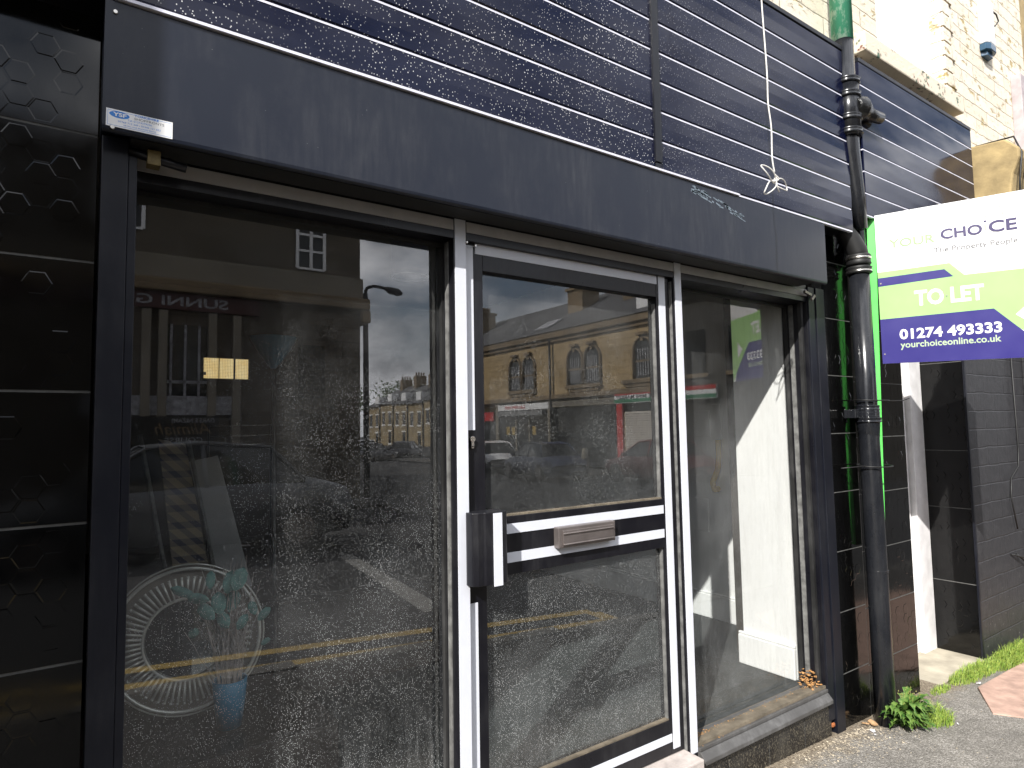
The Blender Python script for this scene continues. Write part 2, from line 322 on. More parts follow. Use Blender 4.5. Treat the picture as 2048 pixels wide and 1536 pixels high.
# dusty window glass: clear pane with fresnel reflection, dust specks and runs on the outer face
def glass(name, dust=1., film=.018, tint=(.93, .95, .95), runs=1., ior=2.3):
    t = NT(name); n, l = t.n, t.l
    tr = n.new('ShaderNodeBsdfTransparent'); tr.inputs[0].default_value = (*tint, 1); gl = n.new('ShaderNodeBsdfGlossy'); gl.inputs['Roughness'].default_value = 0
    fr = n.new('ShaderNodeFresnel'); fr.inputs[0].default_value = ior
    front = t.math('SUBTRACT', 1., t.geo.outputs['Backfacing']); fac = t.math('MULTIPLY', fr.outputs[0], front)
    m1 = n.new('ShaderNodeMixShader'); l.new(fac, m1.inputs[0]); l.new(tr.outputs[0], m1.inputs[1]); l.new(gl.outputs[0], m1.inputs[2])
    df = n.new('ShaderNodeBsdfDiffuse'); df.inputs[0].default_value = (.72, .74, .74, 1)
    z = t.sep('Z')
    v = t.vor2(270, 'Distance'); dot = t.ramp(v, [(.14, 1.), (.30, 0.)]); pick = t.ramp(t.vor2(270, 'Color'), [(.54, 0.), (.78, 1.)])
    zone = t.ramp(t.math('ADD', t.math('MULTIPLY', t.noise(3.2, 5, .62), .6), t.math('MULTIPLY', t.math('SUBTRACT', 2.3, z), .17)), [(.34, 0.), (.54, 1.)])
    specks = t.math('MULTIPLY', t.math('MULTIPLY', dot, pick), t.math('MULTIPLY', zone, t.ramp(t.noise(8, 3, .6), [(.36, .35*dust), (.62, .85*dust)])))
    v2 = t.vor(26, 'F1', 'Distance', (1, 1, .7)); big = t.math('MULTIPLY', t.ramp(v2, [(.03, 1.), (.05, 0.)]), .5*dust)
    big = t.math('MULTIPLY', big, t.ramp(t.vor(26, 'F1', 'Color', (1, 1, .7)), [(.6, 0.), (.66, 1.)]))
    run = t.math('MULTIPLY', t.ramp(t.noise(34, 5, .65, (1, 1, .07)), [(.52, 0.), (.72, 1.)]), t.ramp(z, [(.28, .26*runs), (.75, .0)]))
    cloud = t.math('MULTIPLY', t.ramp(t.noise(2.6, 5, .6), [(.38, .15), (.70, 2.2)]), film)
    tot = t.math('MINIMUM', t.math('ADD', t.math('ADD', specks, big), t.math('ADD', run, cloud)), .9)
    tot = t.math('MULTIPLY', tot, front)
    m2 = n.new('ShaderNodeMixShader'); l.new(tot, m2.inputs[0]); l.new(m1.outputs[0], m2.inputs[1]); l.new(df.outputs[0], m2.inputs[2]); l.new(m2.outputs[0], t.out.inputs[0])
    return t.m
M['glass'] = glass('dusty_window_glass'); M['glass_side'] = glass('hazy_window_glass', .4, .05, (.97, .975, .97), .2, 1.95); M['glass_door'] = glass('door_glass', 1., .03, runs=.25)
M['car_glass'] = flat('dark_car_glass', (.01, .012, .014), .05)
M['window_dark'] = flat('dark_window_glass', (.012, .014, .016), .06)
M['curtain'] = flat('grey_net_curtain', (.32, .32, .34), .9, var=.5, vs=9)
M['tyre'] = flat('tyre', (.015, .015, .015), .8)
# sign colours
for k, c in dict(sign_white=(.80, .80, .80), sign_green=(.31, .56, .19), sign_blue=(.015, .009, .155), sign_navy=(.035, .025, .10), pale_lime=(.40, .50, .33), post_green=(.10, .62, .10), grey_ink=(.10, .10, .11), sticker_blue=(.02, .20, .62), red=(.50, .03, .03), green=(.03, .20, .10)).items():
    M[k] = flat(k, c, .35, var=.04)
def greenpipe():
    t = NT('flaked_green_paint'); f = t.ramp(t.noise(16, 6, .7, (1, 1, .5)), [(.50, 0.), (.58, 1.)]); t.set('Base Color', t.mix(f, (.09, .42, .25), (.42, .66, .50))); t.set('Roughness', .4); return t.m
M['greenpipe'] = greenpipe()

# ================================================================== SETTING
GS = -.033
def gz(x, y=0.):
    xx = max(-6, min(8, x)); z = -1.507+GS*(xx-3)
    return z
def kx_(x): return .125*max(-5, min(4, x))
def ground_sheet(name, mat, x0, x1, y0, y1, dz, nx=30, ny=2, edge=False, **kw):
    b = MB(); vs = []; fs = []
    for j in range(ny+1):
        for i in range(nx+1):
            x = x0+(x1-x0)*i/nx; ya = y0+(kx_(x) if edge else 0); y = ya+(y1-ya)*j/ny; drop = 0
            if y < -8: drop = -.03*min(10, -8-y)
            vs.append((x, y, gz(x)+dz+drop))
    for j in range(ny):
        for i in range(nx): a = j*(nx+1)+i; fs.append((a, a+1, a+nx+2, a+nx+1))
    return b.add(vs, fs).build(name, mat, None, **kw)
ground_sheet('pavement', M['pavement'], -14, 40, -2.28, 6, 0, 54, 4, True, kind='structure')
ground_sheet('road', M['road'], -160, 160, -200, -1.5, -.06, 320, 100, kind='structure')
MBk = MB()
for i in range(26):
    x0 = -8+i*.92; z = gz(x0+.46)
    ya = kx_(x0+.46); MBk.obox((x0+.455, -2.345+ya, z-.1), (.453, .0565 if -5 < x0 < 4 else 0, 0), (0, .065, 0), (0, 0, .102))
MBk.build('kerb', M['kerb'], None, kind='structure', bevel=.01)
yl = MB()
def ystrip(x0, x1, y0, y1, b, dz=-.056):
    n = max(1, int(abs(x1-x0)/.5))
    for i in range(n):
        a = x0+(x1-x0)*i/n; c = x0+(x1-x0)*(i+1)/n; ka, kc = kx_(a), kx_(c)
        b.add([(a, y0+ka, gz(a)+dz), (c, y0+kc, gz(c)+dz), (c, y1+kc, gz(c)+dz), (a, y1+ka, gz(a)+dz)], [(0,1,2,3)])
ystrip(-8, 3.75, -2.93, -2.82, yl); ystrip(-8, 3.75, -2.63, -2.52, yl); ystrip(3.66, 3.80, -2.82, -2.52, yl)
yl.build('double_yellow_line', M['yellow'], None, kind='structure')
wl_ = MB(); wl_.add([(2.80, -5.9, gz(2.8)-.056), (2.98, -5.9, gz(2.9)-.056), (2.74, -3.05, gz(2.7)-.056), (2.52, -3.05, gz(2.5)-.056)], [(0,1,2,3)])
wl_.build('worn_white_line', M['roadwhite'], None, kind='structure')
ground_sheet('far_pavement', M['pavement'], -30, 6.4, -15, -12.2, .01, 40, 2, kind='structure')
ground_sheet('side_pavement', M['pavement'], 17.8, 20, -60, -12, .01, 4, 40, kind='structure')

# ================================================================== HEX TILES
def hex_tile(b, x0, x1, z0, z1, y, r=.030, axis='x', fixed=0, sgn=-1):
    """black slab x0..x1, z0..z1 whose face carries shallow hexagon pillows"""
    def P(a, d, c): return (a, y+sgn*d, c) if axis == 'x' else (fixed+sgn*d, a, c)
    b.add([P(x0, 0, z0), P(x1, 0, z0), P(x1, 0, z1), P(x0, 0, z1)], [(0,1,2,3) if (axis == 'x') else (3,2,1,0)])
    w_ = r*1.5; h = r*math.sqrt(3)
    i = 0; cx = x0+r*1.1
    while cx < x1-r:
        cz = z0+h*.6+(h/2 if i % 2 else 0)
        while cz < z1-h*.55:
            o = [P(cx+r*.97*math.cos(a*math.pi/3), .0003, cz+r*.97*math.sin(a*math.pi/3)) for a in range(6)]
            tx, tz = (R()-.5)*.012, (R()-.5)*.012
            if R() < .8: tx *= .15; tz *= .15
            hh = .0002+.0007*R()**2
            if R() < .35: cz += h; continue
            n_ = [P(cx+r*.87*math.cos(a*math.pi/3), hh+.87*r*(tx*math.cos(a*math.pi/3)+tz*math.sin(a*math.pi/3)), cz+r*.87*math.sin(a*math.pi/3)) for a in range(6)]
            fs = [(k, (k+1)%6, 6+(k+1)%6, 6+k) for k in range(6)]+[(6,7,8,9,10,11)]
            b.add(o+n_, fs if axis == 'x' else [tuple(reversed(f)) for f in fs])
            cz += h
        cx += w_; i += 1
# shop building: walls, tiled piers, room inside
shop = empty('shop_building', (1.5, 2.0, -1.5), 'stone shop building with black tiled ground floor and cream painted upper wall', 'building')
LT = [-1.10, -.80, -.50, -.196, .1006, .4025, .705]
def tiled(x0, x1, levels, zb, zt, y=0., name='tiled_pier', label=None, axis='x', fixed=0, vjoint=None):
    b = MB(); g = MB(); lv = [zb]+[z for z in levels if zb < z < zt]+[zt]
    for a, c in zip(lv[:-1], lv[1:]):
        hex_tile(b, x0, x1, a+.003, c-.003, y-.003 if axis == 'x' else 0, axis=axis, fixed=fixed-.003 if axis != 'x' else 0)
    o = b.build(name, M['tile'], shop)
    if label: o['label'] = label
    if axis == 'x': g.box(x0, x1, y-.0015, y+.05, zb, zt)
    else: g.box(fixed-.0015, fixed+.05, x0, x1, zb, zt)
    g.build('grout', M['grout'], o)
    return o
tiled(-1.0, .038, LT, -1.45, 1.25)
tiled(3.19, 3.462, [-1.255, -.954, -.653, -.355, -.054, .247, .547, .85], -1.60, 1.0)
tiled(3.472, 4.03, [-1.27, -.98, -.684, -.384, -.081, .22, .52, .82], -1.60, 1.08, y=.004)
tiled(.0, .62, [-1.08, -.585, -.20, .40, .7], -1.64, 1.1, axis='y', fixed=4.92)   # doorway reveal
box('corner_bead', M['guide'], shop, 4.905, 4.925, -.012, .0, -1.62, 1.08)
# piers between and above
b = MB(); b.box(3.19, 4.03, .055, .6, -1.7, 1.2); b.box(-1.0, .03, .055, .3, -1.6, 1.2); b.box(-1, 4.92, .052, .3, 1.0, 1.98); b.box(4.975, 5.3, .055, .62, -1.7, 1.1)
b.build('pier', M['dark_wall'], shop)
# upper wall with window opening
b = MB(); wx0, wx1, wz0, wz1 = 3.98, 4.93, 2.17, 3.9
b.box(-1.2, wx0, 0, .3, 1.96, 5.2); b.box(wx1, 6.22, 0, .3, 1.0, 5.2); b.box(wx0, wx1, 0, .3, 1.9, wz0); b.box(wx0, wx1, 0, .3, wz1, 5.2)
b.build('upper_wall', M['stone'], shop)
wf = MB(); wf.box(wx0, wx1, .09, .14, wz0, wz1); o = wf.build('window', M['white_pvc'], shop)
b = MB(); b.box(wx0, wx0+.07, .07, .10, wz0, wz1); b.box(4.72, 4.74, .075, .10, wz0, wz1); b.box(wx1-.09, wx1, .07, .10, wz0, wz1); b.box(wx0, wx1, .07, .10, wz0, wz0+.06)
b.build('frame', M['white_pvc'], o, bevel=.004)
b = MB(); b.box(3.64, 4.995, -.085, .02, 2.105, 2.22); b.build('window_sill', M['sill_paint'], shop, bevel=.008)
# window jamb quoins standing slightly proud
b = MB()
for k in range(15):
    z = 2.23+k*.105; b.box(wx1, wx1+.13+.05*(k % 2), -.012-.004*R(), .0, z, z+.098)
b.build('quoin', M['stone'], shop, bevel=.006)
# room inside
FZ = -1.292
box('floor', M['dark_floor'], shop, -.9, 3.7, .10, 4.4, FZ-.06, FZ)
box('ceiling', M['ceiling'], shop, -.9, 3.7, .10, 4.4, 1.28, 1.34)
b = MB(); b.box(3.58, 3.7, .455, 4.4, FZ, 1.28); b.box(3.052, 3.7, .145, .452, FZ, 1.28)
b.build('side_wall', M['white_wall'], shop, label='white plastered inside wall with projecting pier seen through the narrow window')
b = MB()
def skirt(b, x0, x1, y0, y1): b.box(x0, x1, y0, y1, FZ, FZ+.155); b.box(x0+.004, x1, y0, y1-.0, FZ+.155, FZ+.17)
skirt(b, 3.565, 3.58, .47, 4.4); skirt(b, 3.028, 3.051, .145, .474); b.box(3.052, 3.565, .453, .47, FZ, FZ+.16)
b.build('skirting_board', M['white_wall'], shop, bevel=.006)
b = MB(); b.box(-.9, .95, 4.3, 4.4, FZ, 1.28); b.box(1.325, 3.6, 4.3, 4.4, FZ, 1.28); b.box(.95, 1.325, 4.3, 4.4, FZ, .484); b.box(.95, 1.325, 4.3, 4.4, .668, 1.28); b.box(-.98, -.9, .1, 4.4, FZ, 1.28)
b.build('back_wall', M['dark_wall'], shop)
o = box('back_window', M['yard_glow'], shop, .95, 1.325, 4.34, 4.36, .484, .668, label='small wired glass window with painted yard daylight at the back of the dark room')
for x0, x1 in ((1.075, 1.082), (1.198, 1.214)): box('glazing_bar', M['black'], o, x0, x1, 4.325, 4.339, .484, .668)
box('window_latch', M['white_pvc'], o, .952, .972, 4.32, 4.338, .515, .54)
for (y, z0, z1, wd) in ((1.089, -.08, .10, .06), (1.127, -.72, -.5, .06), (.973, -.1, .14, .035)):
    box('switch_plate', M['white_pvc'], shop, 3.568, 3.58, y-wd, y+wd, z0, z1, bevel=.003)
# doorway of the flat next door
b = MB(); b.box(4.74, 4.915, .26, .32, -1.60, 1.0); b.box(4.03, 4.74, .26, .32, .9, 1.0)
b.build('side_door_frame', M['white_door'], shop, bevel=.004)
box('side_door', M['white_door'], shop, 4.02, 4.725, .295, .34, -1.56, .895, bevel=.003)
MB().box(4.03, 4.92, -.02, .62, -1.62, -1.548).build('doorstep', M['concrete'], shop)
b = MB(); b.box(-1, 3.1, .3, 8, 1.34, 1.9); b.box(-1.05, -1, .0, 8, -1.6, 5.2); b.box(6.1, 6.2, .3, 8, -1.6, 5.2); b.box(-1, 6.1, 4.5, 4.6, -1.6, 5.2); b.box(3.7, 3.78, .6, 4.5, -1.6, 1.3); b.box(3.78, 6.1, .62, .7, -1.6, 1.9)
b.build('rear_structure', M['dark_wall'], shop)
b = MB(); b.box(-1.2, 6.22, -.02, 8, 5.2, 5.3); b.prism([(-1.2, -.1, 5.3), (-1.2, 8, 5.3), (-1.2, 4, 7.6)], (7.42, 0, 0)); b.build('roof', M['slate'], shop)

# ================================================================== SHOPFRONT
sf = empty('shopfront', (1.5, 0, -1.4), 'black aluminium shopfront with white edge strips, two fixed panes and a central door', 'shopfront')
def frame_box(name, *a, mat='black', parent=sf, bevel=.0015, **kw): return box(name, M[mat], parent, *a, bevel=bevel, **kw)
GB = -1.36
# head rail
frame_box('head_rail', .10, 3.052, .0, .12, .645-.03, .70)
frame_box('mullion', 1.0, 1.047, .0, .12, GB, .615); frame_box('mullion', 2.048, 2.098, .0, .12, GB, .615)
frame_box('jamb', .10, .118, .0, .12, GB, .615); frame_box('jamb', 3.05, 3.07, .0, .14, GB, .615)
frame_box('sill_rail', .118, 1.0, .0, .12, GB, -1.245); frame_box('transom', 1.047, 2.048, .03, .12, .63, .645-.03)
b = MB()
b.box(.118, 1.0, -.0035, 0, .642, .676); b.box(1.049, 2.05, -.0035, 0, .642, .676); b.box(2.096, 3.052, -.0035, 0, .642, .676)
o = b.build('head_strip', M['shaded_tape'], sf)
for (x0, x1) in ((1.005, 1.045), (2.055, 2.094)):
    box('mullion_strip', M['tape'], sf, x0, x1, -.0035, 0, -1.30 if x0 > 2 else GB, .68)
# glazing
GY, GYR = .085, .128
def pane(name, x0, x1, z0, z1, y, mat, parent, **kw):
    return MB().box(x0, x1, y, y+.006, z0, z1).build(name, M[mat], parent, **kw)
pane('glass_pane', .118, 1.0, -1.30, .62, GY, 'glass', sf, label='wide dusty glass pane left of the door reflecting a stone building and street lamp')
pane('glass_pane', 2.098, 3.05, -1.33, .62, GYR, 'glass_side', sf, label='hazy narrow glass pane right of the door with a white wall behind')
for x0, x1, z0, GY in ((.118, 1.0, -1.3, .085), (2.098, 3.05, -1.30, .128)):
    b = MB(); b.prism([(x0, GY-.02, z0), (x0+.006, GY-.02, z0), (x0+.006, GY-.02, .603), (x1-.008, GY-.02, .603), (x1-.008, GY-.02, z0), (x1, GY-.02, z0), (x1, GY-.02, .615), (x0, GY-.02, .615)], (0, .019, 0))
    b.build('glazing_bead', M['cap'], sf)
box('silver_bead', M['seal'], sf, .9955, .9995, .03, .05, -1.3, .61); box('silver_bead', M['seal'], sf, 3.044, 3.049, .075, .098, -1.25, .61)
# sill of the side window
b = MB(); b.prism([(2.098, .132, -1.296), (2.098, .0, -1.272), (2.098, .0, -1.285), (2.098, .132, -1.31)], (.952, 0, 0)); b.build('sill_top', M['sill_dirt'], sf)
b = MB(); b.box(2.098, 3.05, -.012, .10, -1.300, -1.286); b.prism([(2.098, -.012, -1.302), (2.098, -.036, -1.328), (2.098, -.036, -1.345), (2.098, .03, -1.345), (2.098, .03, -1.302)], (.95, 0, 0)); b.build('sill_nosing', M['sill_metal'], sf, bevel=.002)
b = MB()
for x0, x1 in ((2.0, 2.28), (2.284, 2.56), (2.564, 2.84), (2.844, 3.07)): b.box(x0, x1, -.008, .06, -1.62, -1.347)
b.build('stall_riser', M['granite'], sf, bevel=.001)
b = MB(); b.box(2.0, 3.07, -.0065, .05, -1.62, -1.346); b.box(1.0, 2.05, .0, .06, -1.62, -1.33); b.box(.05, 1.0, .0, .06, -1.62, -1.36); b.build('riser_grout', M['grout'], sf)
b = MB(); b.box(1.05, 2.045, -.075, .12, -1.335, -1.285); b.build('threshold', M['threshold'], sf, bevel=.006)
# shutter guides
b = MB(); b.box(.045, .098, -.06, .05, -1.5, .69); b.box(.098, .1165, -.056, .05, -1.5, .69); b.build('shutter_guide', M['guide'], sf, bevel=.002, label='left shutter guide rail beside the hexagon tiles')
b = MB(); b.box(3.052, 3.108, -.010, .05, -1.44, .69); b.box(3.111, 3.188, -.016, .05, -1.525, .69); b.build('shutter_guide', M['guide'], sf, bevel=.002, label='right shutter guide rail beside the downpipe')
b = MB(); b.box(3.030, 3.048, .02, .04, -1.28, .63); b.build('worn_jamb_strip', M['cap'], sf)
# door leaf
door = empty('shop_door', (1.5, .02, -1.28), None, None); door.parent = sf; door.location = Vector((1.5, .02, -1.28))-sf.location
DY = .018
def dbox(name, x0, x1, z0, z1, y0=DY, y1=.065, mat='black', **kw): return box(name, M[mat], door, x0, x1, y0, y1, z0, z1, **kw)
b = MB(); b.box(1.049, 1.122, DY, .065, -1.28, .628); b.box(1.962, 2.04, DY, .065, -1.28, .628); b.box(1.122, 1.962, DY, .065, .527, .628); b.box(1.122, 1.962, DY, .065, -.484, -.292); b.box(1.122, 1.962, DY, .065, -1.28, -1.152)
b.build('door_frame', M['black'], door, bevel=.0015)
b = MB(); y0, y1 = DY-.003, DY
b.box(1.051, 1.083, y0, y1, -.003, .606); b.box(1.051, 1.085, y0, y1, -1.27, -.552); b.box(1.092, 1.965, y0, y1, .581, .615); b.box(1.975, 2.013, y0, y1, -1.262, .627)
b.box(1.17, 1.962, y0, y1, -.349, -.317); b.box(1.17, 1.962, y0, y1, -.444, -.411); b.box(1.09, 1.968, y0, y1, -1.232, -1.203)
b.build('door_strip', M['tape'], door)
pane('glass_pane', 1.122, 1.962, -.292, .527, .042, 'glass_door', door, label='upper door pane reflecting a row of shops')
pane('glass_pane', 1.122, 1.962, -1.152, -.484, .042, 'glass_door', door, label='lower door pane reflecting double yellow lines')
for z in (-.292, -1.152): box('dusty_bead', M['sill_dirt'], door, 1.122, 1.962, .024, .041, z, z+.006)
for z0, z1 in ((-.286, .50), (-1.146, -.484)): box('edge_bead', M['seal'], door, 1.957, 1.962, .026, .041, z0, z1)
b = MB(); b.box(2.0425, 2.0465, .008, .03, -1.29, .60); b.build('weather_seal', M['seal'], door)
for k, (x, z) in enumerate(((1.062, .655), (1.092, .650))): pass
# lever box handle
b = MB()
hp = [(1.032, -.012), (1.036, -.038), (1.052, -.047), (1.070, -.047), (1.078, -.052), (1.100, -.052), (1.152, -.052), (1.160, -.046), (1.160, DY), (1.036, DY)]
b.prism([(x, y, -.487) for x, y in hp], (0, 0, .225)); b.build('pull_handle', M['black'], door, bevel=.002)
box('handle_strip', M['tape'], door, 1.104, 1.136, -.0555, -.052, -.492, -.266)
# letter plate
b = MB(); b.box(1.400, 1.668, -.012, DY, -.418, -.346); b.build('letter_plate', M['dull_steel'], door, bevel=.003)
b = MB(); b.box(1.416, 1.655, -.017, -.012, -.408, -.358); b.tube([(1.416, -.019, -.368), (1.655, -.019, -.368)], .003, 8); b.tube([(1.416, -.019, -.405), (1.655, -.019, -.405)], .003, 8); b.build('letter_flap', M['dull_steel'], door, bevel=.001)
# lock cylinder
b = MB(); c = Vector((1.069, 0, -.032))
b.tube([c+Vector((0, DY, 0)), c+Vector((0, .006, 0))], .0095, 20); b.box(c.x-.0048, c.x+.0048, .007, DY, c.z-.026, c.z); b.tube([c+Vector((0, DY, -.026)), c+Vector((0, .007, -.026))], .0048, 12); b.box(c.x-.0008, c.x+.0008, .0045, .0065, c.z-.005, c.z+.005)
b.build('lock_cylinder', M['steel'], door, bevel=.0006)
for x, z in ((1.052, .652-.03), (1.085, .646-.03)): MB().tube([(x, -.002, z-.012), (x, .02, z-.012)], .003, 10).build('screw', M['steel'], door)
# paint scrapings above the frame: shutter stop brackets
b = MB(); b.box(.135, .163, -.075, -.04, .636, .672); b.build('stop_block', M['brass'], sf, bevel=.002)
b = MB(); b.tube([(.098, -.055, .665), (.22, -.055, .650)], .011, 10); b.build('bottom_rod', M['black'], sf)
b = MB(); b.obox((3.03, -.02, .652), (.03, 0, -.006), (0, .006, 0), (.001, 0, .007)); b.obox((3.07, -.024, .634), (.016, 0, .012), (0, .005, 0), (-.004, 0, .006)); b.build('bent_bracket', M['dull_steel'], sf, bevel=.001)

# ================================================================== SHUTTER BOX
sb = empty('shutter_box', (1.5, -.06, .68), 'charcoal metal roller shutter box running across the shopfront', 'shutter box')
b = MB(); x0, x1 = .042, 3.037
b.prism([(x0, -.12, .69), (x0, -.118, .682), (x0, -.112, .678), (x0, -.105, .678), (x0, -.105, .70), (x0, .0, .70), (x0, 0, .98), (x0, -.115, .984), (x0, -.12, .98)], (x1-x0, 0, 0)); b.build('cover', M['fascia'], sb, bevel=.001)
b = MB(); b.box(.1, 2.95, -.100, -.012, .679, .699); b.build('bottom_slat', M['rubber'], sb)
b = MB(); b.box(.06, 2.35, -.128, -.112, .985, .9925); b.build('top_trim', M['strip'], sb)
for x, z in ((.062, .955), (.062, .686)): b = MB(); b.tube([(x, -.119, z), (x, -.124, z)], [.006, .004], 12); b.build('screw', M['steel'], sb)
scr = flat('scuff', (.16, .20, .24), .7, var=.5, vs=50)
b = MB()
for k in range(46):
    x = 2.05+.32*R()**1.0; z = .955-.055*(x-2.05)/.3+(R()-.5)*.030; l = .006+.022*R(); a = -.25+(R()-.5)*.4
    b.obox((x, -.1204, z), (l*math.cos(a), 0, l*math.sin(a)), (0, .0003, 0), (-.0016*math.sin(a), 0, .0016+.002*R()))
b.build('scrape_mark', scr, sb)
# sticker
st = empty('sticker', (.11, -.121, .70), 'white installer sticker with blue oval logo on the shutter box corner', 'sticker')
sx0, sx1, sz0, sz1 = .0495, .181, .6885, .7285
box('sticker_sheet', M['sign_white'], st, sx0, sx1, -.1209, -.1201, sz0, sz1)
b = MB()
for (a, c, d, e) in ((sx0+.003, sx1-.003, sz1-.0035, sz1-.003), (sx0+.003, sx1-.003, sz0+.003, sz0+.0035), (sx0+.003, sx0+.0035, sz0+.003, sz1-.003), (sx1-.0035, sx1-.003, sz0+.003, sz1-.003)): b.box(a, c, -.1212, -.1209, d, e)
b.build('border_line', M['sticker_blue'], st)
b = MB(); b.prism([(.075+.0195*math.cos(a*math.pi/14), -.1211, .7175+.0078*math.sin(a*math.pi/14)) for a in range(28)], (0, .0002, 0)); b.build('oval_logo', M['sticker_blue'], st)
U, V = (1, 0, 0), (0, 0, 1)
text('lettering', 'YSF', .0085, (.0625, -.1212, .7138), U, V, M['sign_white'], st, .03, .0004, width=.026)
text('lettering', 'YORKSHIRE', .0055, (.1035, -.1209, .7215), U, V, M['sticker_blue'], st, .015, .0004, width=.049)
text('lettering', 'SHOPFRONTS', .0055, (.1035, -.1209, .7140), U, V, M['grey_ink'], st, 0, .0004, width=.060)
text('lettering', 'Tel: 01274379336', .0042, (.0905, -.1209, .7078), U, V, M['sticker_blue'], st, 0, .0004, width=.048)
text('lettering', '07769 712 249 / 07446 121 022', .0042, (.0725, -.1209, .7005), U, V, M['sticker_blue'], st, 0, .0004, width=.084)
text('lettering', '108 HALL LANE, BRADFORD BD4 7DJ', .0030, (.083, -.1209, .6945), U, V, M['sticker_blue'], st, 0, .0004, width=.064)

# ================================================================== SLATTED SIGN
sg = empty('slatted_sign', (1.7, -.06, .98), 'glossy navy slatted sign board with thin pale lines above the shutter', 'sign board')
lv = [.9935, 1.107, 1.228, 1.349, 1.470, 1.591, 1.712, 1.833, 1.965]
for k in range(8):
    z0, z1 = lv[k]+.0035, lv[k+1]-.0035
    for (x0, x1) in ((-.35, 1.828), (1.858, 3.315)):
        if k == 0 and x0 > 1.8: z0 = .995
        b = MB(); N = 12; vs = []
        for i in range(N+1):
            x = x0+(x1-x0)*i/N
            vs += [(x, -.113, z0), (x, -.1195, z0+.006), (x, -.1205, (z0+z1)/2), (x, -.1195, z1-.004), (x, -.113, z1)]
        fs = [(i*5+j, (i+1)*5+j, (i+1)*5+j+1, i*5+j+1) for i in range(N) for j in range(4)]
        b.add(vs, fs, False); b.box(x0, x1, -.112, -.095, z0, z1); b.build('slat', M['slat'], sg)
    b = MB(); x0, x1 = 3.475, 4.972
    if k > 0:
        b.box(x0, x1, -.118, -.095, z0, z1); b.build('slat', M['slat'], sg, bevel=.003)
b = MB()
for z in lv[1:-1]:
    for (x0, x1) in ((-.35, 1.83), (1.856, 3.315), (3.475, 4.972)): b.box(x0, x1, -.1165, -.10, z-.0030, z+.0030)
b.box(1.858, 3.315, -.1165, -.10, .987, .994)
b.build('pale_strip', M['strip'], sg)
b = MB(); b.box(-.35, 3.315, -.125, -.02, 1.962, 1.985); b.box(3.475, 4.972, -.121, -.02, 1.962, 1.985); b.build('top_trim', M['guide'], sg, bevel=.002)
b = MB(); b.box(1.826, 1.860, -.131, -.10, 1.015, 1.962); b.box(1.830, 1.856, -.127, -.10, .99, 1.013); b.build('cover_strip', M['guide'], sg, bevel=.002)
b = MB(); b.box(-.35, 3.31, -.10, .0, .995, 1.962); b.box(3.475, 4.97, -.09, .0, 1.11, 1.962); b.build('backing_board', M['black'], sg)
# ================================================================== DOWNPIPE
dp = empty('downpipe', (3.42, -.09, -1.5), 'black cast iron downpipe with collars, green painted at its top', 'drainpipe')
PX, PY = 3.345, -.105
b = MB(); b.tube([(PX+.075, PY, 1.02), (PX+.055, PY, 1.20), (PX+.01, PY, 1.42), (PX, PY, 1.56), (PX, PY, 2.03)], [.036, .042, .049, .052, .052], 22); b.build('upper_pipe', M['pipe'], dp)
b = MB(); b.tube([(PX, PY, 2.03), (PX, PY, 5.1)], .0535, 22); b.build('green_pipe', M['greenpipe'], dp)
def ring(b, x, y, z, r, h):
    b.tube([(x, y, z-h), (x, y, z-h*.7), (x, y, z-h*.3), (x, y, z+h*.3), (x, y, z+h*.7), (x, y, z+h)], [r*.86, r*1.0, r*.93, r*.93, r*1.0, r*.86], 24)
for z in (1.80, 1.725, 1.60, 1.525):
    b = MB(); ring(b, PX, PY-.005, z, .070, .016); b.build('collar', M['pipe'], dp)
b = MB(); b.tube([(PX, PY-.01, 1.81), (PX, PY-.01, 1.5)], .056, 20); b.build('joint_sleeve', M['pipe'], dp)
b = MB(); b.tube([(PX+.0, PY-.03, 1.655), (PX+.06, PY-.04, 1.665), (PX+.12, PY-.035, 1.66)], [.05, .062, .048], 16); b.tube([(PX+.10, PY-.035, 1.655), (PX+.26, PY-.05, 1.66)], [.036, .031], 14); b.build('branch_stub', M['bumpblack'], dp)
b = MB(); b.tube([(3.515, -.055, 1.22), (3.515, -.055, 1.02), (3.50, -.06, .93), (3.47, -.08, .86)], [.026, .027, .03, .04], 16); b.build('side_pipe', M['pipe'], dp)
for z in (1.205, 1.12):
    b = MB(); ring(b, 3.515, -.055, z, .036, .022); b.build('rubber_sleeve', M['rubber'], dp); b = MB(); b.tube([(3.515, -.055, z-.006), (3.515, -.055, z+.006)], .036, 20); b.build('steel_band', M['steel'], dp)
LXt, LXb, LY = 3.41, 3.425, -.092
b = MB(); b.tube([(3.325, -.035, 1.07), (3.34, -.055, 1.02), (3.37, -.078, .965), (3.40, LY, .905), (LXt, LY, .86)], [.042, .045, .048, .051, .053], 18); b.build('rubber_boot', M['rubber'], dp)
b = MB(); ring(b, LXt, LY, .855, .062, .03); ring(b, LXt, LY, .80, .064, .02); b.build('rubber_coupling', M['rubber'], dp)
for z in (.862, .792): b = MB(); b.tube([(LXt, LY, z-.006), (LXt, LY, z+.006)], .061, 24); b.build('steel_band', M['steel'], dp)
b = MB(); b.tube([(LXt, LY, .80), (3.415, LY, .04), (LXb, LY, -1.0), (LXb, LY, -1.56)], [.049, .049, .0495, .050], 28); b.build('lower_pipe', M['pipe'], dp)
b = MB()
for z, r in ((.075, .060), (.04, .058), (.012, .065)): ring(b, 3.416, LY, z, r, .014)
b.tube([(3.416, LY, .08), (3.416, LY, .0), (3.418, LY, -.07)], [.056, .056, .050], 24); b.obox((3.36, -.05, .045), (.045, 0, 0), (0, .03, 0), (0, 0, .022)); b.build('socket', M['pipe'], dp, bevel=.002)
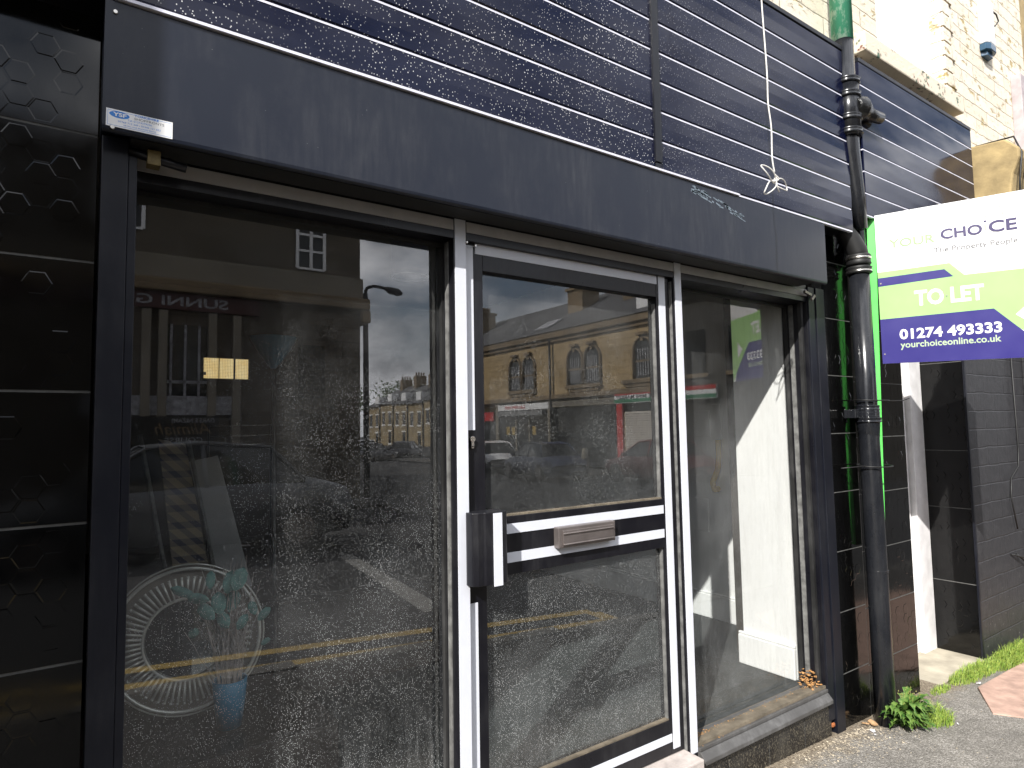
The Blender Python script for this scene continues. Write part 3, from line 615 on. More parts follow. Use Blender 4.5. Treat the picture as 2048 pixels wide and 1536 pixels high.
b = MB(); ring(b, 3.425, LY, -.76, .053, .008); b.build('pipe_joint', M['pipe'], dp)
# cable ties holding post to the pipe
def tie(z, tail, label):
    b = MB(); pts = []
    for k in range(25):
        a = 2*math.pi*k/24; pts.append((3.455+.105*math.cos(a), -.095+.075*math.sin(a), z+.004*math.sin(a)))
    b.tube(pts[:-1], .0035, 6, closed=True); b.tube(tail, .003, 6); return b.build('cable_tie', M['black_cable'], None, org=(3.455, -.095, z), label=label, cat='cable tie', group='cable ties around post and pipe')
def tag_kw(): pass
tie(.115, [(3.56, -.09, .115), (3.70, -.10, .115), (3.78, -.11, .117), (3.83, -.12, .13)], 'upper black cable tie with long tail binding green post to downpipe')
tie(-.225, [(3.35, -.09, -.225), (3.24, -.03, -.232)], 'lower black cable tie binding green post to downpipe')

# ================================================================== TO LET BOARD
tl = empty('to_let_board', (3.58, -.12, -.6), 'green post carrying a white, lime and blue TO LET board', 'sign')
u = Vector((.31, -.68, 0)).normalized(); v = Vector((0, 0, 1)); n = u.cross(v); P0 = Vector((3.55, -.12, .31))
a = Vector((3.565, -.105, 1.125)); c = Vector((3.515, -.085, -.66))
b = MB(); ax = u*.021; ay = n*.019
def P3(o, i, j): return o+i*ax+j*ay-u*.018+Vector((.022, 0, 0))
vs = [P3(q, i, j) for q in (c, a) for i, j in ((-1,-1),(1,-1),(1,1),(-1,1))]
b.add(vs, [(3,2,1,0),(4,5,6,7),(0,1,5,4),(1,2,6,5),(2,3,7,6),(3,0,4,7)]); b.build('post', M['post_green'], tl, bevel=.002)
W_, H_ = .71, .805
def B(s, t, d=0.): return P0+u*s+v*t+n*d
b = MB(); b.prism([B(0, 0), B(W_, -.012), B(W_, H_+.012), B(0, H_)], n*-.006); board = b.build('board', M['sign_white'], tl)
def poly(name, pts, mat, d): return MB().prism([B(s, t, .0003) for s, t in pts], n*d).build(name, M[mat], board)
poly('green_band', [(0, .237), (.47, .243), (.605, .119), (.66, .05), (W_, -.01), (W_, .427), (.379, .429), (.32, .498), (0, .492)], 'sign_green', .0006)
poly('blue_bar', [(0, .414), (.333, .427), (.297, .469), (0, .460)], 'sign_blue', .0010)
poly('blue_panel', [(0, .0), (.68, -.011), (.662, .05), (.600, .119), (.489, .243), (0, .237)], 'sign_blue', .0014)
poly('white_arrow', [(.573, .205), (.635, .265), (.635, .15)], 'sign_white', .0012)
def bt(body, s, t, h, w, mat, bold=0., d=.0016, **k): return text('lettering', body, h, B(s, t, d), u, v, M[mat], board, bold, .0002, width=w, **k)
M['faded_lime'] = flat('faded_lime', (.30, .40, .22), .35); bt('YOUR', .060, .617, .046, .205, 'faded_lime', .012); bt('CHO', .290, .627, .052, .175, 'sign_navy', .026); bt('CE', .490, .628, .058, .113, 'sign_navy', .026)
bt('ı', .473, .640, .050, .009, 'pale_lime', .0)
poly('dot', [(.478+.006*math.cos(k*math.pi/6), .687+.005*math.sin(k*math.pi/6)) for k in range(12)], 'sign_navy', .0016)
poly('underline', [(.074, .597), (.267, .601), (.267, .604), (.074, .600)], 'pale_lime', .0010)
h0 = [(.481, .705), (.481, .742), (.519, .762), (.552, .745), (.550, .708)]
b = MB(); b.tube([B(s, t, .001) for s, t in h0], .0014, 5); b.build('house_outline', M['pale_lime'], board)
bt('The Property People', .258, .560, .028, .343, 'grey_ink', 0)
for sx_, sz_ in ((.012, .77), (.012, .43), (.012, .05), (.30, .33)):
    b = MB(); b.prism([B(sx_+.004*math.cos(k*math.pi/5), sz_+.004*math.sin(k*math.pi/5), .0017) for k in range(10)], n*.002); b.build('screw', M['dull_steel'], board)
bt('TO LET', .160, .296, .078, .295, 'sign_white', .035); bt('01274 493333', .084, .125, .052, .432, 'sign_white', .03); bt('yourchoiceonline.co.uk', .085, .078, .034, .425, 'pale_lime', .02)

# ================================================================== STONE THINGS UP RIGHT
ab = empty('alarm_box', (5.7, -.03, 2.8), 'white alarm box with dark blue base on the cream stone wall', 'alarm')
b = MB(); b.prism([(5.62, 0, 2.86), (5.62, -.045, 2.86), (5.66, -.062, 2.86), (5.76, -.062, 2.86), (5.80, -.045, 2.86), (5.80, 0, 2.86)], (0, 0, .36)); b.build('cover', M['white_pvc'], ab, bevel=.012)
b = MB(); b.prism([(5.622, -.001, 2.858), (5.622, -.044, 2.858), (5.662, -.063, 2.858), (5.762, -.063, 2.858), (5.798, -.044, 2.858), (5.798, -.001, 2.858)], (0, 0, -.05)); b.prism([(5.64, 0, 2.807), (5.66, -.04, 2.807), (5.76, -.04, 2.807), (5.78, 0, 2.807)], (0, 0, -.035)); b.build('lens', flat('blue_lens', (.03, .08, .14), .2), ab, bevel=.004)
b = MB(); b.tube([(5.8, -.03, 3.19), (5.86, -.05, 3.16), (5.90, -.05, 3.12), (5.88, -.03, 3.08), (5.84, -.01, 3.12)], .006, 6); b.build('cable_loop', M['black_cable'], ab)
nb = empty('neighbour_shop', (7.5, 1, -1.6), 'neighbouring shop with black painted brick front and ochre stone cornice', 'building')
b = MB(); b.box(4.927, 6.25, -.006, .3, -1.75, 1.3); b.box(7.2, 12, -.006, .3, -1.75, 1.3); b.box(6.25, 7.2, -.006, .3, -1.75, -.7); b.box(6.0, 6.25, -.05, -.006, -1.75, 1.2); b.build('brick_wall', M['brick_black'], nb, bevel=.004)
b = MB(); b.box(6.25, 7.2, .06, .1, -.7, 1.2); b.build('window', M['window_dark'], nb)
b = MB(); prof = [(0, 1.2), (-.20, 1.2), (-.26, 1.28), (-.30, 1.40), (-.33, 1.60), (-.37, 1.70), (-.37, 1.76), (-.30, 1.84), (0, 1.87)]
b.prism([(4.99, y, z) for y, z in prof], (.62, 0, 0)); b.build('cornice_bracket', M['ochre'], nb, bevel=.012)
b = MB(); b.box(5.62, 12, -.22, .0, 1.25, 1.78); b.box(6.6, 12, 0, .4, 1.3, 5); b.build('cornice', M['ochre'], nb, bevel=.01)
b = MB(); b.box(6.24, 6.52, -.07, 0, 1.88, 2.80); b.build('timber_board', flat('weathered_timber', (.42, .37, .38), .8, var=.2, vs=14), nb, bevel=.004)
b = MB(); b.box(6.22, 6.6, 0, .3, 1.3, 5.0); b.build('upper_wall', M['stone'], nb)
b = MB(); b.tube([(5.02, -.345, 1.25), (5.015, -.355, 1.55), (5.02, -.375, 1.73), (5.05, -.33, 1.86), (5.1, -.1, 1.89)], .006, 6); b.tube([(5.12, -.345, 1.25), (5.125, -.352, 1.62), (5.13, -.375, 1.74), (5.1, -.2, 1.88)], .005, 6)
b.build('loose_cable', M['black_cable'], nb)
b = MB(); b.tube([(5.75, -.015, 1.0), (5.76, -.02, -.2), (5.74, -.02, -.34), (5.58, -.02, -.42), (5.52, -.03, -.55), (5.60, -.03, -.78)], .005, 6); b.tube([(5.50, -.012, -.95), (5.70, -.06, -1.0), (5.78, -.05, -.93), (5.72, -.05, -1.05), (5.60, -.012, -.96)], .006, 6); b.build('wall_cable', M['black_cable'], nb)
# projecting neighbour on the left, outside the frame: it shades the left tiles
pb = empty('projecting_house', (-2.6, -.2, -1.4), 'stone house projecting forward beside the shop on the left', 'building')
b = MB(); b.box(-4.2, -1.28, -1.02, .5, -1.5, 6.0); b.build('wall', M['dark_ashlar'], pb)
b = MB(); b.box(-4.25, -1.25, -1.06, .5, 6.0, 6.15); b.build('roof', M['slate'], pb)

# hanging white cable in front of the slats
b = MB()
kx, ky, kz = 2.262, -.35, .965
pts = [(2.222, ky, 2.4), (2.223, ky, 1.9), (2.224, ky, 1.69), (2.238, ky, 1.40), (2.236, ky, 1.27), (2.250, ky, 1.17), (2.246, ky, 1.05), (kx-.004, ky, .99)]
def smooth(pts, k=6):
    out = []; P = [Vector(p) for p in pts]
    for i in range(len(P)-1):
        p0, p1, p2, p3 = P[max(0, i-1)], P[i], P[i+1], P[min(len(P)-1, i+2)]
        for j in range(k):
            t = j/k; out.append(.5*((2*p1)+(p2-p0)*t+(2*p0-5*p1+4*p2-p3)*t*t+(3*p1-p0-3*p2+p3)*t**3))
    return out+[P[-1]]
b.tube(smooth(pts), .0030, 8)
def loop(dx, dz, wd, seed):
    rr = random.Random(seed); q = []
    L = math.hypot(dx, dz); a0 = math.atan2(dz, dx)
    for k in range(17):
        t = 2*math.pi*k/16; r_ = L*(1-math.cos(t))/2; s_ = wd*math.sin(t)
        q.append((kx+r_*math.cos(a0)-s_*math.sin(a0), ky+.006*math.sin(t*2+seed), kz-.01+r_*math.sin(a0)+s_*math.cos(a0)))
    b.tube(smooth(q, 3), .0026, 7)
loop(-.085, .045, .018, 1); loop(.085, -.012, .020, 2); loop(-.078, -.062, .017, 3)
b.tube(smooth([(kx-.012, ky-.006, kz+.012), (kx+.010, ky-.008, kz-.002), (kx-.006, ky+.006, kz-.018), (kx+.008, ky-.005, kz-.006), (kx-.01, ky, kz-.012), (kx+.012, ky+.004, kz+.014), (kx-.002, ky-.006, kz-.028), (kx+.022, ky, kz-.05)]), .0026, 7)
b.build('hanging_cable', M['cable'], None, org=(kx, ky, kz), label='thin white cable hanging before the navy slats, tied in loops', cat='cable')

# ================================================================== INSIDE THE SHOP
ct = empty('counter', (1.0, 2.6, FZ), 'long dark brown counter behind the wide left pane', 'counter')
box('counter_top', M['counter'], ct, .1, 1.9, 1.45, 3.5, -.83, -.80, bevel=.004); box('counter_base', M['counter'], ct, .15, 1.85, 1.5, 3.45, FZ, -.831)
b = MB(); b.obox((.90, 3.2, -.797), (.13, .02, 0), (-.05, .12, 0), (0, 0, .001)); b.build('paper_sheet', M['paper'], None, org=(.9, 3.2, -.8), label='white sheet of paper lying on the dark counter', cat='paper')
ch = empty('folding_chair', (.42, 1.6, -.8), 'folded chair with plaid cloth leaning behind the left pane', 'chair')
b = MB(); b.prism([(.33, 1.5, -.02), (.44, 1.5, -.045), (.57, 1.5, -.75), (.42, 1.5, -.78)], (0, .02, 0)); b.build('plaid_seat', M['plaid'], ch)
b = MB(); b.tube([(.258, 1.49, 0), (.40, 1.49, -.79)], .009, 8); b.tube([(.45, 1.49, -.03), (.60, 1.49, -.79)], .009, 8); b.build('chair_frame', M['seal'], ch)
b = MB(); b.prism([(.464, 1.56, -.13), (.588, 1.56, -.105), (.75, 1.56, -.74), (.62, 1.56, -.79)], (0, .02, 0)); b.build('pale_panel', flat('grey_board', (.34, .33, .33), .7), None, org=(.6, 1.57, -.8), label='pale grey board leaning beside the plaid chair in the dark room', cat='board')
fl = empty('floor_lamp', (.845, 1.5, FZ), 'tall thin floor lamp with teal bowl shade behind the left pane', 'lamp')
b = MB(); prof = [(.112, .472), (.108, .462), (.085, .42), (.055, .375), (.03, .34), (.012, .318)]
def lathe(b, cx, cy, prof, n=28, smooth=True):
    base = len(b.v)
    for r_, z in prof:
        for k in range(n): a_ = 2*math.pi*k/n; b.v.append(Vector((cx+r_*math.cos(a_), cy+r_*math.sin(a_), z)))
    for i in range(len(prof)-1):
        for k in range(n): b.f.append([base+i*n+k, base+i*n+(k+1)%n, base+(i+1)*n+(k+1)%n, base+(i+1)*n+k]); b.sm.append(smooth)
    return b
lathe(b, .825, 1.5, prof); b.build('lamp_shade', M['teal'], fl)
b = MB(); b.tube([(.825, 1.5, .325), (.848, 1.5, FZ+.02)], .007, 10); b.build('pole', M['seal'], fl)
b = MB(); lathe(b, .848, 1.5, [(0, FZ+.03), (.12, FZ+.02), (.125, FZ)]); b.build('base', M['seal'], fl)
pl_ = empty('pendant_lamp', (1.62, 1.6, .9), 'navy drum lampshade hanging from the ceiling inside the shop', 'lamp')
b = MB(); lathe(b, 1.62, 1.6, [(.100, 1.125), (.107, 1.12), (.107, .90), (.103, .897)], 36); b.build('lamp_shade', M['blue_shade'], pl_)
b = MB(); b.tube([(1.62+.104*math.cos(k*math.pi/18), 1.6+.104*math.sin(k*math.pi/18), .898) for k in range(36)], .003, 6, closed=True); b.build('shade_rim', M['tape'], pl_)
b = MB(); b.tube([(1.62, 1.6, 1.28), (1.62, 1.6, 1.0)], .004, 6); b.build('cord', M['black_cable'], pl_)
sr = empty('wall_rack', (.8, 2.0, -.06), 'thin chromed rack with three rails in the dark room', 'rack')
b = MB()
for z in (.04, -.015, -.065): b.tube([(.612, 2.0, z), (.95, 2.0, z+.004)], .0022, 6)
for x in (.76, .775): b.tube([(x, 2.0, .065), (x, 2.0, .04)], .002, 5)
b.build('rail', M['chrome'], sr)
b = MB(); b.tube([(.62, 2.005, .05), (.62, 2.005, -.8)], .006, 6); b.tube([(.945, 2.005, .05), (.945, 2.005, -.8)], .006, 6); b.build('upright', M['black'], sr)
# black plinth with round mirror, vase, sprigs
box('display_plinth', M['counter'], None, -.1, .74, .32, .86, FZ, -.935, bevel=.004, label='low black display plinth under the round mirror', cat='plinth')
mc = Vector((.335, .62, -.668))
rm = empty('round_mirror', mc+Vector((0, 0, -.26)), 'round mirror framed by radiating crystal rods on the black plinth', 'mirror')
nrm = Vector((-.25, -1, .12)).normalized(); e1 = Vector((0, 0, 1)).cross(nrm).normalized(); e1 = -e1; e2 = nrm.cross(e1)*-1
if e2.z < 0: e2 = -e2
def circ(r_, d=0., N=56): return [mc+nrm*d+r_*(math.cos(2*math.pi*k/N)*e1+math.sin(2*math.pi*k/N)*e2) for k in range(N)]
b = MB()
for k in range(64):
    a_ = 2*math.pi*k/64; d_ = math.cos(a_)*e1+math.sin(a_)*e2
    b.tube([mc+nrm*.012+d_*.130, mc+nrm*.02+d_*.192], [.0036, .0046], 6); b.tube([mc+nrm*.02+d_*.191, mc+nrm*.02+d_*.197], .005, 6)
b.build('crystal_rods', M['crystal'], rm)
b = MB(); b.prism(circ(.124), nrm*-.006); b.build('mirror_glass', M['mirror'], rm)
b = MB(); b.tube(circ(.127, .01), .005, 8, closed=True); b.tube(circ(.222, .012), .006, 8, closed=True); b.tube(circ(.235, .004), .003, 6, closed=True); b.build('rim', M['crystal'], rm)
b = MB()
ring_o, ring_i = circ(.238, -.004), circ(.12, -.004)
b.add(ring_o+ring_i, [(k, (k+1) % 56, 56+(k+1) % 56, 56+k) for k in range(56)]); b.build('backing_ring', flat('taupe_backing', (.20, .17, .14), .4), rm)
vs_ = empty('vase', (.445, .5, -.935), 'teal vase of dry twigs and eucalyptus in front of the round mirror', 'vase')
b = MB(); lathe(b, .445, .5, [(0, -.933), (.036, -.933), (.046, -.86), (.052, -.785), (.047, -.785), (.040, -.85)]); b.build('vase_body', M['teal'], vs_)
b = MB(); rr = random.Random(5)
for k in range(64):
    a_ = rr.uniform(-.9, .9); x0 = .445+.03*rr.uniform(-1, 1); y0 = .5+.03*rr.uniform(-1, 1); h_ = rr.uniform(.22, .46)
    p = [(x0, y0, -.86)]; dx = .15*a_*rr.random()
    for j in range(1, 6): p.append((x0+dx*(j/5)**1.3+.006*rr.uniform(-1, 1), y0+.05*rr.uniform(-1, 1)*j/5, -.86+h_*j/5))
    b.tube(p, [.0022, .002, .0017, .0014, .0011, .0007], 4)
    if rr.random() < .7:
        q = Vector(p[3]); b.tube([q, q+Vector((.03*rr.uniform(-1, 1), 0, .05)), q+Vector((.045*rr.uniform(-1, 1), 0, .10))], [.0013, .001, .0006], 4)
b.build('twigs', M['twig'], vs_)
b = MB(); rr = random.Random(9)
for (cx, cz, L, wd, a_) in ((.375, -.455, .052, .018, 1.45), (.43, -.468, .068, .026, 1.25), (.455, -.46, .072, .030, 1.1), (.30, -.485, .07, .018, 2.7), (.335, -.50, .06, .020, 2.9), (.40, -.53, .066, .028, 1.6), (.445, -.535, .066, .030, 1.2), (.36, -.545, .06, .024, 2.3), (.33, -.61, .035, .020, -1.4), (.415, -.585, .055, .024, 2.0), (.53, -.58, .05, .018, .6), (.50, -.56, .04, .018, 1.8), (.545, -.68, .035, .012, .2), (.47, -.60, .05, .02, .8)):
    ca, sa = math.cos(a_), math.sin(a_); prof = [(-.5, .25), (-.3, .8), (0, 1), (.3, .85), (.5, .1)]
    vs0 = []; yy = .44+rr.uniform(-.03, .03)
    for t_, w_2 in prof:
        for s_ in (-1, 0, 1):
            lx, lz = t_*L, s_*w_2*wd*.8; vs0.append((cx+lx*ca-lz*sa, yy+.012*abs(s_)+.02*t_, cz+lx*sa+lz*ca))
    b.add(vs0, [(i*3+j, i*3+j+1, i*3+j+4, i*3+j+3) for i in range(4) for j in range(2)], True)
b.build('eucalyptus_leaves', M['leaf_teal'], vs_)
b = MB(); b.tube(smooth([(.42, .5, -.86), (.40, .49, -.72), (.37, .47, -.6), (.35, .45, -.5)]), .003, 5); b.tube(smooth([(.43, .5, -.86), (.42, .49, -.7), (.44, .46, -.55), (.45, .45, -.45)]), .003, 5); b.build('stems', M['twig'], vs_)
# yellow thing hanging on the side wall
b = MB(); b.tube(smooth([(3.545, .945, -.10), (3.545, .945, -.2), (3.545, .955, -.28), (3.545, .975, -.33), (3.545, 1.0, -.385), (3.545, .985, -.43), (3.545, .955, -.42)]), .019, 10); b.build('yellow_hook', M['yellow_plastic'], None, org=(3.545, 1.0, -.27), label='curved yellow plastic hook on the inside wall', cat='hook')

# ================================================================== WEEDS, GRASS, LITTER
def leafmat(name, c1, c2):
    t = NT(name); oi = t.noise(45, 2); t.set('Base Color', t.mix(t.ramp(oi, [(.35, 0.), (.65, 1.)]), c1, c2)); t.set('Roughness', .55)
    t.p.inputs['Subsurface Weight'].default_value = 0; return t.m
M['weed'] = leafmat('weed_leaf', (.035, .105, .015), (.13, .21, .04)); M['grass'] = leafmat('grass_blade', (.13, .24, .03), (.34, .42, .08)); M['dry'] = leafmat('dry_seed', (.32, .28, .10), (.22, .26, .05))
def ground_z(x): return gz(x)
def weed_leaf(b, o, ang, L, lift, rr):
    o = Vector(o); d = Vector((math.cos(ang), math.sin(ang), 0)); s = Vector((-d.y, d.x, 0)); N = 9; pr = []
    for i in range(N+1):
        t = i/N; p = o+d*L*t+Vector((0, 0, lift*math.sin(t*2.3)*L)); w_ = L*.135*math.sin(math.pi*min(1, t*.93+.07))*(1.25 if i % 2 else .45)
        if i == N: w_ = .001
        tw = rr.uniform(-.15, .15); pr.append((p-s*w_+Vector((0, 0, w_*.35+tw*w_)), p, p+s*w_+Vector((0, 0, w_*.35-tw*w_))))
    base = len(b.v)
    for q in pr: b.v += list(q)
    for i in range(N):
        for j in range(2): b.f.append([base+i*3+j, base+i*3+j+1, base+(i+1)*3+j+1, base+(i+1)*3+j]); b.sm.append(True)
def weed(cx, cy, r_, n_, seed, label):
    rr = random.Random(seed); z = ground_z(cx); t = empty('weed', (cx, cy, z), label, 'plant', 'weeds at the foot of the wall'); b = MB()
    for k in range(n_):
        a_ = rr.uniform(-math.pi*1.08, .35); L = r_*rr.uniform(.45, 1.05); o = (cx+rr.uniform(-.03, .03), cy+rr.uniform(-.02, .02), z+rr.uniform(0, .05))
        weed_leaf(b, o, a_, L, rr.uniform(.15, .95), rr)
        if rr.random() < .5: weed_leaf(b, Vector(o)+Vector((math.cos(a_), math.sin(a_), .5))*L*.5, a_+rr.uniform(-.9, .9), L*.55, rr.uniform(.1, .8), rr)
    b.build('leaves', M['weed'], t); b = MB()
    for k in range(16):
        x = cx+rr.uniform(0, .12); y = cy+rr.uniform(-.05, .03); h_ = rr.uniform(.06, .17); dx = rr.uniform(-.03, .06); b.tube([(x, y, z), (x+dx*.4, y, z+h_*.6), (x+dx, y-.01, z+h_)], [.0014, .001, .0006], 4)
        for j in range(5): q = Vector((x+dx, y, z+h_))+Vector((rr.uniform(-.012, .012), rr.uniform(-.012, .012), rr.uniform(-.02, .01))); b.tube([q, q+Vector((.002, 0, .006))], [.003, .001], 4)
    b.build('seed_heads', M['dry'], t)
def grass(cx, cy, rx, ry, n_, h_, seed, label, mat='grass', lean=(0, 0)):
    rr = random.Random(seed); b = MB()
    for k in range(n_):
        a_ = rr.uniform(0, 2*math.pi); q = math.sqrt(rr.random()); x = cx+rx*q*math.cos(a_); y = cy+ry*q*math.sin(a_); z = ground_z(x)
        hh = h_*rr.uniform(.35, 1.1)*(1.1-.6*q); dx, dy = rr.uniform(-.6, .6)*hh+lean[0]*hh, rr.uniform(-.6, .6)*hh+lean[1]*hh; w_ = rr.uniform(.0010, .0022); pa = rr.uniform(0, math.pi); wx, wy = w_*math.cos(pa), w_*math.sin(pa)
        p0, p1, p2 = Vector((x, y, z-.01)), Vector((x+dx*.35, y+dy*.35, z+hh*.65)), Vector((x+dx, y+dy, z+hh*rr.uniform(.6, 1)))
        W2 = Vector((wx, wy, 0)); b.add([p0-W2, p0+W2, p1+W2*.8, p1-W2*.8, p2], [(0,1,2,3), (3,2,4)])
    return b.build('grass_tuft', M[mat], None, org=(cx, cy, ground_z(cx)), label=label, cat='grass', group='grass tufts along the wall')
weed(3.47, -.155, .145, 130, 3, 'bright green jagged leaved weed at the foot of the downpipe')
grass(3.66, -.20, .13, .09, 620, .11, 4, 'yellowish grass tuft right of the jagged weed', lean=(.2, -.2))
grass(4.62, -.06, .34, .065, 1100, .10, 5, 'long green grass tuft along the doorstep edge', lean=(.1, -.3))
grass(5.2, -.10, .42, .09, 1500, .16, 6, 'thick yellow green grass at the foot of the brick wall', lean=(0, -.4))
grass(6.1, -.16, .35, .12, 600, .24, 8, 'tall grass clump by the black brick pier', lean=(0, -.2))
grass(4.14, -.06, .12, .03, 200, .05, 11, 'short sparse grass beside the near doorstep corner')
rr = random.Random(12); b = MB()
def bit(b, x, y, z, s, rr):
    nrm_ = Vector((rr.uniform(-.5, .5), rr.uniform(-.5, .5), 1)).normalized(); t1 = nrm_.cross(Vector((1, 0, 0))).normalized(); t2 = nrm_.cross(t1); N = 6; a0 = rr.uniform(0, 6)
    ps = [Vector((x, y, z+s*.25))+s*rr.uniform(.5, 1)*(math.cos(a0+k*math.pi/3)*t1+rr.uniform(.5, .9)*math.sin(a0+k*math.pi/3)*t2) for k in range(N)]
    b.add([p for p in ps]+[p-nrm_*s*.25 for p in ps], [list(range(N)), list(range(N, 2*N))[::-1]]+[(k, N+k, N+(k+1)%N, (k+1)%N) for k in range(N)])
for k in range(620):
    x = 3.0+rr.gauss(.12, .25); y = -.03-abs(rr.gauss(0, .09)); bit(b, x, y, ground_z(x), rr.uniform(.002, .007), rr)
for k in range(140):
    x = rr.uniform(2.1, 5.2); y = -.02-rr.uniform(0, .55); bit(b, x, y, ground_z(x), rr.uniform(.0015, .005), rr)
b.build('gravel_litter', flat('pale_grit', (.42, .36, .27), .9, var=.5, vs=60), None, kind='stuff', label='loose grit and crumbs scattered on the pavement by the wall', cat='grit')
b = MB()
for k in range(90): bit(b, 3.0+rr.gauss(0, .03), .055+rr.gauss(0, .02), -1.285+abs(rr.gauss(0, .035)), rr.uniform(.004, .011), rr)
for k in range(120): bit(b, 2.18+rr.gauss(0, .05), .045+rr.gauss(0, .018), -1.283, rr.uniform(.002, .006), rr)
for k in range(150): bit(b, rr.uniform(2.12, 3.02), .045+rr.gauss(0, .02), -1.282, rr.uniform(.0015, .004), rr)
b.build('dry_leaf_litter', flat('dry_orange_leaf', (.42, .22, .08), .9, var=.6, vs=120), None, kind='stuff', label='dry orange leaf crumbs heaped on the window sill', cat='leaf litter')
b = MB()
for (x, y, s) in ((3.335, -.075, .030), (3.30, -.05, .024)): bit(b, x, y, ground_z(x)+.015, s, rr)
b.build('dead_leaf', flat('tan_dead_leaf', (.40, .25, .13), .9, var=.3, vs=60), None, org=(3.33, -.07, ground_z(3.3)), label='crumpled tan dead leaf beside the downpipe foot', cat='leaf')
b = MB()
for (x, y, s) in ((3.27, -.10, .017), (3.245, -.125, .010), (4.45, -.14, .02), (3.72, -.30, .010)): bit(b, x, y, ground_z(x)+.005, s, rr)
b.build('paper_scraps', M['paper'], None, kind='stuff', label='small white paper scraps on the pavement near the pipe', cat='litter')
b = MB(); b.box(3.075, 3.10, -.012, .0, -1.475, -1.455); b.build('rusted_bracket', M['rust'], sf, bevel=.006)
MB().prism([(4.02, -.35, 0), (4.35, -.17, 0), (6.5, -.17, -.05), (6.5, -1.2, -.05), (4.6, -1.2, 0)], (0, 0, .012)).build('red_flagstone', M['redflag'], None, kind='structure', bevel=.003).location = (0, 0, -1.548)

# ================================================================== ACROSS THE STREET (seen in the glass)
row = empty('shop_row', (24, -23, -1.9), 'two storey sandstone shop row with arched upper windows and slate roof', 'building')
GX = 20.; GR = -1.95
def yy(Y): return -Y+.1
b = MB(); b.box(GX, GX+9, yy(35.6), yy(15.9), 1.6, 4.5); b.box(GX+.35, GX+9, yy(35.6), yy(15.9), GR, 1.6); b.build('wall', M['sandstone'], row)
b = MB(); b.box(GX-.25, GX+.1, yy(35.6), yy(15.9), 4.5, 4.82); b.box(GX-.12, GX, yy(35.6), yy(15.9), 4.30, 4.5); b.box(GX-.16, GX+.05, yy(35.6), yy(15.9), 1.42, 1.66); b.build('cornice', M['brown_stone'], row, bevel=.03)
b = MB(); b.prism([(GX-.3, yy(35.6), 4.82), (GX+4.6, yy(35.6), 7.5), (GX+9.3, yy(35.6), 4.82)], (0, 19.7, 0)); rf = b.build('roof', M['slate'], row)
for Y, w_, z1 in ((23.4, 1.2, 7.4), (19.6, .8, 7.9), (33.6, 1.2, 7.6)):
    b = MB(); b.box(GX+2.2, GX+3.4, yy(Y+w_), yy(Y), 5.6, z1); b.box(GX+2.1, GX+3.5, yy(Y+w_+.1), yy(Y-.1), z1, z1+.15)
    for k in range(4): b.tube([(GX+2.5+.2*k, yy(Y+.3), z1+.1), (GX+2.5+.2*k, yy(Y+.3), z1+.5)], .09, 8)
    b.build('chimney', M['brown_stone'], rf)
b = MB(); b.obox((GX+.75, yy(24.5), 5.45), (.5, 0, .273), (0, .6, 0), (-.02, 0, .036)); b.build('skylight', M['curtain'], rf)
b = MB(); b.box(GX+.3, GX+2.5, yy(17.7), yy(16.5), 5.0, 6.3); b.prism([(GX+.2, yy(17.9), 6.3), (GX+.2, yy(16.3), 6.3), (GX+.2, yy(17.1), 6.75)], (2.3, 0, 0)); b.build('dormer', M['white_pvc'], rf)
def arched(Yc, z0, zs, hw):
    o = MB(); pts = [(Yc-hw, z0), (Yc+hw, z0), (Yc+hw, zs)]+[(Yc+hw*math.cos(k*math.pi/10), zs+hw*math.sin(k*math.pi/10)) for k in range(1, 10)]+[(Yc-hw, zs)]
    o.prism([(GX-.005, yy(a), c) for a, c in pts], (.004, 0, 0)); wnd = o.build('window', M['window_dark'], row)
    f = MB(); arch = [(GX-.04, yy(Yc+hw*1.16*math.cos(k*math.pi/12)), zs+hw*1.16*math.sin(k*math.pi/12)) for k in range(13)]
    f.tube([(GX-.03, yy(Yc+hw*1.16), z0)]+arch+[(GX-.03, yy(Yc-hw*1.16), z0)], .07, 6); f.obox((GX-.10, yy(Yc), zs+hw*1.45), (.1, 0, 0), (0, .26, 0), (0, 0, .06)); f.obox((GX-.05, yy(Yc), zs+hw*1.2), (.05, 0, 0), (0, .07, 0), (0, 0, .2)); f.build('hood_mould', M['brown_stone'], wnd)
    f = MB()
    for k in range(5): f.box(GX-.012, GX-.006, yy(Yc+hw*(.7-.3*k)), yy(Yc+hw*(.6-.3*k)), z0+.1, zs+hw*.2)
    f.build('curtain', M['curtain'], wnd)
    f = MB(); f.box(GX-.02, GX-.006, yy(Yc+hw), yy(Yc-hw), (z0+zs)/2+.1, (z0+zs)/2+.18); f.build('glazing_bar', M['brown_stone'], wnd)
for Yc in (26.55, 25.3, 21.55, 20.3, 17.1, 30.5, 31.8): arched(Yc, 2.05, 3.25, .48)
b = MB()
for Yc in (25.95, 20.95, 17.1, 31.1): b.box(GX-.16, GX, yy(Yc+1.25), yy(Yc-1.25), 1.86, 2.02); b.box(GX-.1, GX, yy(Yc+1.1), yy(Yc-1.1), 1.7, 1.86)
b.build('window_ledge', M['brown_stone'], row)
b = MB(); b.tube([(GX-.15, yy(23.35), 4.5), (GX-.12, yy(23.35), GR)], .06, 8); b.build('rain_pipe', M['black'], row)
